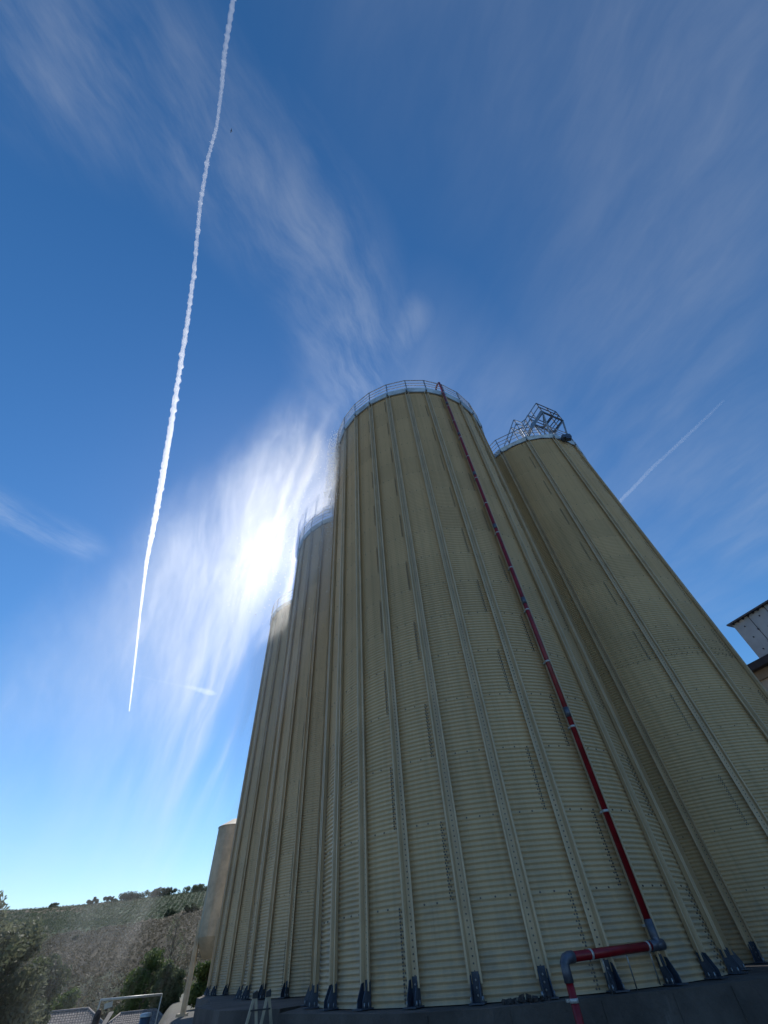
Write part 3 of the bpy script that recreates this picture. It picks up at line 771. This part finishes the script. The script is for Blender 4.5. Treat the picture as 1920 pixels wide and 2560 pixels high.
MB().tube([(0.02, 0.03, q[2] + .05), (0.02, 0.03, gz(-27.4, 31) - 0.05)], 0.02, 6).build('stake', [M['rust']], sb)
q = at(-28.05, -1.02, 12)
bp_ = empty('brown_post', (q[0], q[1], 0)); tag(bp_, 'dark brown upright post with crumpled white sheeting at its foot', 'post')
MB().tube([(-.015, 0, 0), (0, 0, 0.7), (0.0, 0, q[2] - .08), (0.005, 0, q[2] - .02), (0.005, 0, q[2])], [0.065, 0.06, 0.055, 0.04, 0.012], 10).build('shaft', [M['rust']], bp_)
shb = MB(); g = np.random.default_rng(8)
for cx_, cz_, sx_ in ((-0.11, q[2] - 0.30, 0.10), (0.11, q[2] - 0.27, 0.11)):
    nu_, nv_ = 14, 9
    v = []
    for i_ in range(nv_ + 1):
        for j_ in range(nu_):
            t = math.pi * i_ / nv_; ph = 2 * math.pi * j_ / nu_; k_ = 1 + 0.22 * g.normal() * (0 < i_ < nv_)
            v.append((cx_ + sx_ * math.sin(t) * math.cos(ph) * k_, 0.07 * math.sin(t) * math.sin(ph) * k_ - .03, cz_ - 0.06 + 0.11 * math.cos(t) * k_ - 0.25 * abs(cx_) * 0))
    shb.add(v, [(i_ * nu_ + j_, i_ * nu_ + (j_ + 1) % nu_, (i_ + 1) * nu_ + (j_ + 1) % nu_, (i_ + 1) * nu_ + j_) for i_ in range(nv_) for j_ in range(nu_)], 0)
shb.build('sheeting', [M['sheet']], bp_)
q0 = at(-27.35, -1.85, 11.6); q1 = at(-27.05, -1.28, 11.8)
dv = (q0 - q1) / np.linalg.norm(q0 - q1); tt = q1[2] / -dv[2]
tag(MB().bar(q1, q1 + dv * tt, 0.075, 0.02).build('leaning_stake', [M['black']]), 'dark flat stake leaning beside the brown post', 'stake')
q = at(-24.35, -1.50, 12)
bo = empty('bollard', (q[0], q[1], 0)); tag(bo, 'dark blue-grey bollard with a pale rounded cap', 'bollard')
MB().lathe([(0.10, 0), (0.085, .05), (0.085, q[2] - .04), (0.0, q[2] - 0.035)], 20).build('post', [M['bluegrey']], bo)
MB().lathe([(0.094, q[2] - .045), (0.092, q[2] - .012), (0.06, q[2]), (0, q[2] + .004)], 20).build('cap', [M['band']], bo)

# stepladder in front of the rear base
lt_ = at(-15.0, -1.16, 13.0)
lad = empty('stepladder', (lt_[0], lt_[1], 0), rad(28)); tag(lad, 'tan double stepladder with black hinges in front of the rear base', 'ladder')
zt_ = lt_[2]
for sgn, nm in ((-1, 'front_frame'), (1, 'rear_frame')):
    fr_ = MB()
    for sx in (-0.145, 0.145):
        fr_.bar((sx * 0.92 + sgn * 0.018, 0, zt_ - 0.02), (sx * 1.22 + sgn * 0.30, sgn * 0.02, 0.0), 0.030, 0.05)
    fr_.build(nm, [M['tan']], lad)
    for k_ in range(1, 5):
        t = k_ / 5.0 - 0.06; x0 = sgn * (0.018 + 0.282 * t); z_ = (zt_ - .02) * (1 - t); wx = 0.145 * (0.92 + 0.30 * t)
        MB().bar((x0 - wx, sgn * 0.02 * t, z_), (x0 + wx, sgn * 0.02 * t, z_), 0.055, 0.022).build('rung', [M['black']], lad)
for sx in (-0.135, 0.135):
    MB().box((sx, 0, zt_), (0.10, 0.05, 0.075)).bar((sx - .03, 0, zt_ + .02), (sx + .04, 0, zt_ + .05), 0.055, 0.04).build('hinge', [M['black']], lad)

# ------------------------------------------------------------------ white clad building to the right
u = np.array([0.4385, -0.8987, 0]); v_ = np.array([0.8987, 0.4385, 0])
B0 = np.array([20.1, 23.6, 0])
bd = empty('clad_building', tuple(B0)); tag(bd, 'beige building with a white clad box on its roof, behind the slim silo', 'building')
ze = EYE + 10.17
def bl(mb, a0, a1, b0, b1, z0, z1, m=0):
    p = [u * a0 + v_ * b0, u * a1 + v_ * b0, u * a1 + v_ * b1, u * a0 + v_ * b1]
    return mb.prism([q + (0, 0, z0) for q in p], (0, 0, z1 - z0), m)
bl(MB(), -9, 52, 0.55, 11, 0, ze - 0.75).build('wall', [M['plaster']], bd)  # unseen far stretch lengthened to block low sky and darken the silo bottoms
bl(MB(), -9.15, 52.15, 0.42, 11.1, ze - 0.75, ze - 0.30).build('cornice', [M['ridge2']], bd)
bl(MB(), -9.3, 52.3, 0.0, 11.2, ze - 0.30, ze + 0.06).build('eaves_gutter', [M['gutter']], bd)
bx = MB()
zx0, zx1 = ze + 0.062, EYE + 12.58
a0 = 0.78
wbx = bl(bx, a0, a0 + 9, 0.42, 7, zx0, zx1).build('clad_box', [M['white_panel']], bd)
jt = MB()
for k_ in range(1, 9):
    q = u * (a0 + k_ * 1.02) + v_ * 0.415
    jt.bar(q + (0, 0, zx0 + .02), q + (0, 0, zx1 - 0.03), 0.03, 0.012, up=tuple(v_))
    for zf in (0.28, 0.62): jt.box(q + (0, 0, zx0 + (zx1 - zx0) * zf), (0.10, 0.06, 0.09))
    for zf in (0.16, 0.48, 0.78):
        jt.box(q - u * 0.5 + (0, 0, zx0 + (zx1 - zx0) * (zf + .04 * (k_ % 3))), (0.07, 0.05, 0.07))
for k_ in range(28): jt.box(u * (a0 + .1 + k_ * 0.32) + v_ * 0.38 + (0, 0, zx1 - 0.03), (0.09, 0.07, 0.07))
jt.build('joint_strip', [M['gutter']], wbx)
bl(MB(), a0 - 0.22, a0 + 9.3, 0.24, 7.3, zx1 + 0.02, zx1 + 0.10).build('box_roof', [M['coupling']], bd)

# ------------------------------------------------------------------ bird
q = at(-103.66, 77.8, 26)
bird = empty('bird', tuple(q), 0.6); tag(bird, 'tiny dark bird high in the blue beside the long vapour trail', 'bird')
bb_ = MB().tube([(-.22, 0, 0), (-.15, 0, .02), (0, 0, .035), (.12, 0, .03), (.2, 0, .04), (.25, 0, .03)], [.012, .04, .06, .045, .03, .006], 8)
for s_ in (-1, 1):
    bb_.add([(0.08, s_ * .03, .04), (.02, s_ * .26, .12), (-.10, s_ * .46, .08), (-.09, s_ * .24, .09), (-.07, s_ * .03, .03)], [(0, 1, 2), (0, 2, 3), (0, 3, 4)])
bb_.build('body', [M['bird']], bird)

# ------------------------------------------------------------------ vapour trails
def px_dir(x, y):
    d_ = np.array([x - 960, -(y - 1280), -999.831]); return W @ d_
def on_layer(x, y, alt):
    d_ = px_dir(x, y); return d_ * (alt / d_[2]) + np.array([0, 0, EYE])
def trail_mat(name, dens):
    m = bpy.data.materials.new(name); m.use_nodes = True; n = NT(m.node_tree); m.node_tree.nodes.remove(m.node_tree.nodes['Principled BSDF'])
    sc = n.new('ShaderNodeVolumeScatter'); sc.inputs['Color'].default_value = (1, 1, 1, 1); sc.inputs['Density'].default_value = dens; sc.inputs['Anisotropy'].default_value = 0.6
    n.l.new(sc.outputs[0], m.node_tree.nodes['Material Output'].inputs['Volume'])
    return m
def trail(name, label, pix, wid, dens, alt, seed, puff=0.0, seg=14, sub=26, flat=1.0):
    P = np.array([on_layer(x, y, alt) for x, y in pix]); g = np.random.default_rng(seed)
    t = np.arange(len(P)); T = np.linspace(0, len(P) - 1, (len(P) - 1) * sub + 1)
    Q = np.stack([np.interp(T, t, P[:, i]) for i in range(3)], -1)
    # metres across one photo pixel at each point
    D = np.linalg.norm(Q, axis=1); fw = W @ np.array([0, 0, -1.]); dep = (Q - (0, 0, EYE)) @ fw
    wpx = np.interp(T, t, wid); r = 0.5 * wpx * dep / 999.831
    k = 1 + 0.07 * g.normal(size=len(r))
    pf_ = np.interp(T, t, np.full(len(P), puff) if np.isscalar(puff) else puff)
    k = k * (1 + pf_ * np.clip(np.sin(np.arange(len(r)) * 2 * np.pi / 5.0 + 1.2 * np.cumsum(g.normal(size=len(r))) * .3), 0, 1) * (0.4 + 1.1 * g.random(len(r))))
    r = np.maximum(r * k, 0.3)
    c0 = Q.mean(0); Q = Q - c0
    Tn = np.gradient(Q, axis=0); Tn /= np.linalg.norm(Tn, axis=1)[:, None]
    v = []
    for i in range(len(Q)):
        y_ = np.cross((0, 0, 1.), Tn[i]); y_ /= np.linalg.norm(y_); z_ = np.cross(Tn[i], y_)
        off = y_ * r[i] * 0.12 * g.normal() * min(1, pf_[i] * 2)
        a = np.arange(seg) / seg * 2 * np.pi
        kk = 1 + 0.12 * g.normal(size=seg)
        v.append(Q[i] + off + (np.cos(a) * r[i] * kk)[:, None] * y_ + (np.sin(a) * r[i] * flat * kk)[:, None] * z_)
    nq = len(Q); f = [(i * seg + j, i * seg + (j + 1) % seg, (i + 1) * seg + (j + 1) % seg, (i + 1) * seg + j) for i in range(nq - 1) for j in range(seg)]
    mb = MB().add(np.concatenate(v), f, 0, True)
    mb.ng.append((list(range(seg))[::-1], 0)); mb.ng.append((list(range((nq - 1) * seg, nq * seg)), 0))
    o = mb.build(name, [trail_mat(name, dens)], None, tuple(c0))
    return tag(o, label, 'vapour trail')
pix = [(590, -60), (583, 0), (562, 130), (553, 230), (541, 320), (520, 395), (500, 515), (484, 690), (467, 815), (443, 965), (425, 1080), (405, 1200), (385, 1310), (367, 1400), (352, 1520), (340, 1630), (330, 1720), (323, 1778)]
wd = [12, 12, 10.5, 9, 7.5, 8, 8, 8.5, 9.5, 10.5, 12, 13, 12, 8.5, 5.5, 4.6, 3.8, 2.2]
trail('vapour_trail', 'long thick white vapour trail down the left half of the sky', pix, wd, 0.0085, 9000., 5,
      puff=[.25, .25, .3, .1, .15, .35, .4, .35, .35, .3, .15, .1, .05, 0, 0, 0, 0, 0])
trail('vapour_trail', 'faint short vapour trail right of the slim silo', [(1545, 1258), (1585, 1218), (1630, 1170), (1680, 1125), (1730, 1078), (1775, 1035), (1810, 1000)], [9, 9, 9, 8, 8, 7, 5], 0.0012, 9000., 9)
trail('vapour_trail', 'tiny white vapour trail seen through the falling spray', [(345, 1689), (400, 1703), (450, 1714), (485, 1720), (510, 1728), (530, 1733), (543, 1735)], [3, 4, 4, 9, 13, 12, 4], 0.0006, 9000., 12)

# ------------------------------------------------------------------ water spray drifting off the front silo
SPR_O = np.array([-3.7, 9.9, 0.0]); sw = np.array([-0.755, 0.656])
spray_rz = math.atan2(sw[1], sw[0])                 # local x runs down wind, local z is up
# local y = rotate x by +90 deg -> (-0.656,-0.755): toward the camera, so depth is -y
prof = [(-3.2, 17.0), (-3.2, 23.6), (2, 24.4), (9, 23.6), (16, 21.5), (21, 17.5), (26, 13), (29, 6), (29, 0.2), (2, 0.2), (0, 9)]
mb = MB().prism([(s_, 8.0, z_) for s_, z_ in prof], (0, -16.5, 0))
mm = bpy.data.materials.new('water_spray'); mm.use_nodes = True; n = NT(mm.node_tree); mm.node_tree.nodes.remove(mm.node_tree.nodes['Principled BSDF'])
co = n.coord(); s_, t_, z_ = n.xyz(co); t_ = n.m('MULTIPLY', t_, -1.0)
wx_, wy_, wz_ = n.xyz(n.pos())
q_ = n.m('ADD', n.m('MULTIPLY', wx_, 0.914), n.m('MULTIPLY', wy_, 0.407))      # across the camera's mean line of sight
p_ = n.m('SUBTRACT', n.m('MULTIPLY', wy_, 0.914), n.m('MULTIPLY', wx_, 0.407))   # along that line of sight, where the streaks hardly vary
turb = n.noise(n.vec(n.m('MULTIPLY', q_, 0.30), n.m('MULTIPLY', p_, 0.10), n.m('MULTIPLY', z_, 0.22)), 1.0, 4, 0.6)
shear = n.m('ADD', n.m('SUBTRACT', q_, n.m('MULTIPLY', z_, 0.31)), n.m('MULTIPLY', turb, n.step(z_, 5.0, 20.0, 0.8, 4.5)))
big = n.noise(n.vec(n.m('MULTIPLY', shear, 0.55), n.m('MULTIPLY', p_, 0.035), n.m('MULTIPLY', z_, 0.05)), 1.0, 5, 0.62, 0.2)
fine = n.noise(n.vec(n.m('MULTIPLY', shear, 1.9), n.m('MULTIPLY', p_, 0.05), n.m('MULTIPLY', z_, 0.13)), 1.0, 6, 0.68, 0.3)
edge = n.noise(n.vec(n.m('MULTIPLY', s_, 0.45), n.m('MULTIPLY', t_, 0.3), n.m('MULTIPLY', z_, 0.25)), 1.0, 5, 0.62, 0.4)
stl = n.m('MULTIPLY', n.step(big, 0.42, 0.66, 0.03, 1.15), n.step(fine, 0.40, 0.66, 0.15, 1.9))     # lower down it parts into separate falling streaks
ce_ = n.m('SUBTRACT', 22.2, n.m('MULTIPLY', n.m('POWER', n.m('MAXIMUM', n.m('SUBTRACT', s_, 3.0), 0.0), 2.0), 0.017))   # height of the drifting sheet
ce_ = n.m('ADD', ce_, n.m('MULTIPLY', n.m('SUBTRACT', edge, 0.5), 5.0))
dz = n.m('SUBTRACT', ce_, z_)
top_ = n.step(dz, 0.0, 3.2)
tail = n.step(z_, 1.0, 14.5, 0.10, 1.0)
wind = n.m('EXPONENT', n.m('MULTIPLY', n.m('MAXIMUM', s_, 0.0), -0.042))
ends = n.m('MULTIPLY', n.step(n.m('ADD', t_, n.m('MULTIPLY', n.m('MAXIMUM', n.m('SUBTRACT', s_, 2.0), 0.0), 0.27)), -2.2, 1.8), n.step(t_, 7.2, 2.4))
ends = n.m('MULTIPLY', ends, n.m('MULTIPLY', n.step(s_, -3.1, -0.5), n.step(s_, 28.5, 21.0)))
hi_ = n.step(z_, 8.0, 16.0)
low = n.step(n.m('ADD', z_, n.m('MULTIPLY', s_, 1.7)), 15.5, 21.5)
stk = n.m('MULTIPLY', n.step(big, 0.33, 0.69, 0.10, 1.0), n.step(fine, 0.32, 0.70, 0.35, 1.5))
den = n.m('MULTIPLY', n.m('MULTIPLY', n.m('MULTIPLY', top_, tail), n.m('MULTIPLY', wind, ends)), n.m('MULTIPLY', n.m('ADD', n.m('MULTIPLY', n.m('ADD', stk, n.step(s_, 4.5, 0.0, 0.0, 0.25)), hi_), n.m('MULTIPLY', stl, n.m('SUBTRACT', 1.0, hi_))), low))
curl = n.noise(n.vec(n.m('MULTIPLY', q_, 0.60), n.m('MULTIPLY', p_, 0.16), n.m('MULTIPLY', z_, 0.42)), 1.0, 7, 0.66, 1.4)
cw = n.m('MULTIPLY', n.step(z_, 9.0, 17.0), 0.85)
den = n.m('MULTIPLY', den, n.m('ADD', n.m('SUBTRACT', 1.0, cw), n.m('MULTIPLY', cw, n.step(curl, 0.34, 0.66, 0.30, 1.6))))
den = n.m('MULTIPLY', den, n.step(s_, 8.0, 0.5, 1.0, 2.6))
den = n.m('MULTIPLY', den, 0.132)
ad = n.new('ShaderNodeAddShader')
for q_, (an, wg) in enumerate(((0.86, 0.09), (0.36, 0.91))):      # droplets: a tight forward lobe and a broad one
    vs = n.new('ShaderNodeVolumeScatter'); vs.inputs['Color'].default_value = (0.98, 0.99, 1, 1); n.put(vs.inputs['Density'], n.m('MULTIPLY', den, wg)); vs.inputs['Anisotropy'].default_value = an
    n.l.new(vs.outputs[0], ad.inputs[q_])
n.l.new(ad.outputs[0], mm.node_tree.nodes['Material Output'].inputs['Volume'])
spray = mb.build('water_spray', [mm], None, tuple(SPR_O), spray_rz)
tag(spray, kind='stuff', label='fine white water spray drifting off the front silo and falling to the left', cat='spray')

# drops running and flying off the sunlit upper left flank of the front silo
g = np.random.default_rng(77); nd = 5500
zz_ = BASE + H1 + 0.5 - 6.2 * g.random(nd) ** 1.5
ang_ = np.radians(-150 - 34 * g.random(nd) ** 0.8); rr_d = R1 + 0.16 + 0.55 * g.random(nd) ** 2.2
Pd = np.stack([S1[0] + rr_d * np.cos(ang_), S1[1] + rr_d * np.sin(ang_), zz_], -1)
n2 = 900; sd_ = 0.2 + 9 * g.random(n2) ** 1.4
P2 = np.stack([SPR_O[0] + sw[0] * sd_ + 0.656 * (1 + 5 * g.random(n2)), SPR_O[1] + sw[1] * sd_ + 0.755 * (1 + 5 * g.random(n2)), 21.8 - 0.02 * sd_ ** 2 - 7.5 * g.random(n2) ** 1.3], -1)
Pd = np.r_[Pd, P2]; sz = (0.008 + 0.020 * g.random(len(Pd)) ** 2)[:, None, None]
oc = np.array([(1, 0, 0), (-1, 0, 0), (0, 1, 0), (0, -1, 0), (0, 0, 1.5), (0, 0, -1.5)], float)
of = np.array([(0, 2, 4), (2, 1, 4), (1, 3, 4), (3, 0, 4), (2, 0, 5), (1, 2, 5), (3, 1, 5), (0, 3, 5)])
dm = bpy.data.materials.new('water_drop'); dm.use_nodes = True; n = NT(dm.node_tree); bs = dm.node_tree.nodes['Principled BSDF']
bs.inputs['Base Color'].default_value = (0.9, 0.93, 0.95, 1); bs.inputs['Roughness'].default_value = 0.08
tr = n.new('ShaderNodeBsdfTranslucent'); tr.inputs[0].default_value = (0.95, 0.96, 0.97, 1); mx = n.new('ShaderNodeMixShader'); mx.inputs[0].default_value = 0.75
n.l.new(bs.outputs[0], mx.inputs[1]); n.l.new(tr.outputs[0], mx.inputs[2]); n.l.new(mx.outputs[0], dm.node_tree.nodes['Material Output'].inputs[0])
drops = MB().add((Pd[:, None] + oc[None] * sz).reshape(-1, 3), (of[None] + (np.arange(len(Pd)) * 6)[:, None, None]).reshape(-1, 3), 0, True).build('water_drops', [dm])
tag(drops, 'glittering water drops flying off the upper left edge of the front silo', 'drops', kind='stuff')

# ------------------------------------------------------------------ sky, sun, camera
SUN_AZ, SUN_EL = -16.4, 41.0
w = bpy.data.worlds.new('World'); SC.world = w; w.use_nodes = True
n = NT(w.node_tree)
bg = w.node_tree.nodes['Background']
sky = n.new('ShaderNodeTexSky', sky_type='NISHITA'); sky.sun_disc = False
sky.sun_elevation = rad(SUN_EL); sky.sun_rotation = rad(SUN_AZ); sky.altitude = 200; sky.air_density = 1.0; sky.dust_density = 0.15; sky.ozone_density = 4.0
dirv = n.coord('Generated'); x, y, z = n.xyz(dirv)
zc_ = n.m('MAXIMUM', z, 0.06)
U, V = n.m('DIVIDE', x, zc_), n.m('DIVIDE', y, zc_)      # where the view line meets a flat cloud layer
def strand(pts, wd_):
    """closeness to a poly-line on the cloud layer"""
    best = None
    for (x0, y0), (x1, y1) in zip(pts[:-1], pts[1:]):
        dx, dy = x1 - x0, y1 - y0; LL = dx * dx + dy * dy
        t = n.m('DIVIDE', n.m('ADD', n.m('MULTIPLY', n.m('SUBTRACT', U, x0), dx), n.m('MULTIPLY', n.m('SUBTRACT', V, y0), dy)), LL, clamp=True)
        ex = n.m('SUBTRACT', n.m('SUBTRACT', U, x0), n.m('MULTIPLY', t, dx)); ey = n.m('SUBTRACT', n.m('SUBTRACT', V, y0), n.m('MULTIPLY', t, dy))
        dd = n.m('SQRT', n.m('ADD', n.m('MULTIPLY', ex, ex), n.m('MULTIPLY', ey, ey)))
        best = dd if best is None else n.m('MINIMUM', best, dd)
    return n.step(best, wd_, 0.0)
uv = n.vec(U, V, 0.0)
warp = n.new('ShaderNodeTexNoise'); n.put(warp.inputs['Vector'], uv); warp.inputs['Scale'].default_value = 2.4; warp.inputs['Detail'].default_value = 4
wv = n.new('ShaderNodeVectorMath', operation='SCALE'); n.put(wv.inputs[0], warp.outputs[1]); wv.inputs['Scale'].default_value = 0.16
uw = n.new('ShaderNodeVectorMath', operation='ADD'); n.put(uw.inputs[0], uv); n.put(uw.inputs[1], wv.outputs[0])
def along(deg, sx, sy):
    mp = n.new('ShaderNodeMapping', vector_type='TEXTURE'); mp.inputs['Rotation'].default_value = (0, 0, rad(deg)); mp.inputs['Scale'].default_value = (sx, sy, 1); n.put(mp.inputs[0], uw.outputs[0])
    return mp.outputs[0]
fib = n.noise(along(66, 1.0, 0.30), 3.0, 10, 0.64)
fib2 = n.noise(along(118, 1.0, 0.34), 2.0, 9, 0.60)
soft = n.noise(uw.outputs[0], 1.6, 6, 0.6)
fibm = n.m('MULTIPLY', n.step(fib, 0.32, 0.76, 0.10, 1.2), n.step(soft, 0.25, 0.72, 0.45, 1.0))
fibv = n.m('MULTIPLY', n.step(fib2, 0.25, 0.80, 0.30, 1.0), n.step(soft, 0.22, 0.75, 0.55, 1.0))
c_band = n.m('MULTIPLY', strand([(-0.48, -0.17), (-0.31, -0.10), (-0.19, 0.02), (-0.09, 0.14), (-0.05, 0.26), (-0.03, 0.42)], 0.20), 1.0)
c_band = n.m('MAXIMUM', c_band, n.m('MULTIPLY', strand([(-0.02, 0.44), (0.05, 0.36), (0.11, 0.29)], 0.09), 0.6))
c_veil = n.m('MULTIPLY', strand([(0.30, -0.30), (0.62, -0.05), (0.72, 0.35), (0.95, 0.7), (1.5, 1.2)], 0.52), 0.85)
c_low = n.m('MULTIPLY', strand([(0.15, 0.45), (0.55, 0.65), (0.9, 1.0), (1.5, 1.7)], 0.35), 0.55)
c_left = n.m('MULTIPLY', strand([(-1.22, 0.66), (-1.12, 0.82), (-1.04, 0.90)], 0.13), 0.75)
cm_ = n.m('MAXIMUM', n.m('MULTIPLY', n.m('MAXIMUM', c_band, c_left), fibm), n.m('MULTIPLY', n.m('MAXIMUM', c_veil, c_low), fibv))
cm_ = n.m('MULTIPLY', cm_, n.step(z, 0.10, 0.35))
hz = n.m('MULTIPLY', n.step(z, 0.30, 0.0), n.m('ADD', n.m('MULTIPLY', soft, 0.25), 0.05))
sund = (math.cos(rad(SUN_EL)) * math.sin(rad(SUN_AZ)), math.cos(rad(SUN_EL)) * math.cos(rad(SUN_AZ)), math.sin(rad(SUN_EL)))
dt = n.m('ADD', n.m('ADD', n.m('MULTIPLY', x, sund[0]), n.m('MULTIPLY', y, sund[1])), n.m('MULTIPLY', z, sund[2]))
fwd = n.m('ADD', 0.55, n.m('MULTIPLY', n.m('POWER', n.m('MAXIMUM', dt, 0.0), 10.0), 1.1))   # thin ice cloud scatters forward
CL = 9.5
ccol = n.vec(n.m('MULTIPLY', fwd, CL * 0.94), n.m('MULTIPLY', fwd, CL * 1.0), n.m('MULTIPLY', fwd, CL * 1.05))
cov = n.m('MULTIPLY', cm_, 0.245)
hs = n.new('ShaderNodeHueSaturation'); hs.inputs['Saturation'].default_value = 1.24; n.put(hs.inputs['Color'], sky.outputs[0])
mixc = n.mix(cov, hs.outputs[0], ccol)
mixc = n.mix(hz, mixc, (5.2, 6.4, 8.2))
n.put(bg.inputs[0], mixc); bg.inputs[1].default_value = 0.110

sd = np.array(sund)
sl = bpy.data.lights.new('sun', 'SUN'); sl.energy = 3.6; sl.angle = rad(0.53); sl.color = (1.0, 0.95, 0.87)
so = bpy.data.objects.new('sun', sl); C.objects.link(so)
from mathutils import Vector, Matrix
so.rotation_euler = Vector(sd).to_track_quat('Z', 'Y').to_euler(); so.location = (0, 0, 60)

cam = bpy.data.cameras.new('camera'); co_ = bpy.data.objects.new('camera', cam); C.objects.link(co_)
cam.sensor_fit = 'VERTICAL'; cam.sensor_height = 24.0; cam.lens = 24.0 * 999.831 / 2560
cam.clip_start = 0.05; cam.clip_end = 120000
mw = Matrix([list(W[0]) + [0], list(W[1]) + [0], list(W[2]) + [EYE], [0, 0, 0, 1]])
co_.matrix_world = mw
SC.camera = co_

SC.view_settings.view_transform = 'Standard'; SC.view_settings.look = 'None'; SC.view_settings.gamma = 1.0
SC.view_settings.exposure = 0.30
SC.render.engine = 'CYCLES'
cy = SC.cycles
cy.max_bounces = 8; cy.diffuse_bounces = 4; cy.glossy_bounces = 3; cy.volume_bounces = 1; cy.transparent_max_bounces = 8
cy.volume_step_rate = 0.28; cy.volume_max_steps = 256
cy.sample_clamp_indirect = 6.0
cy.use_denoising = True
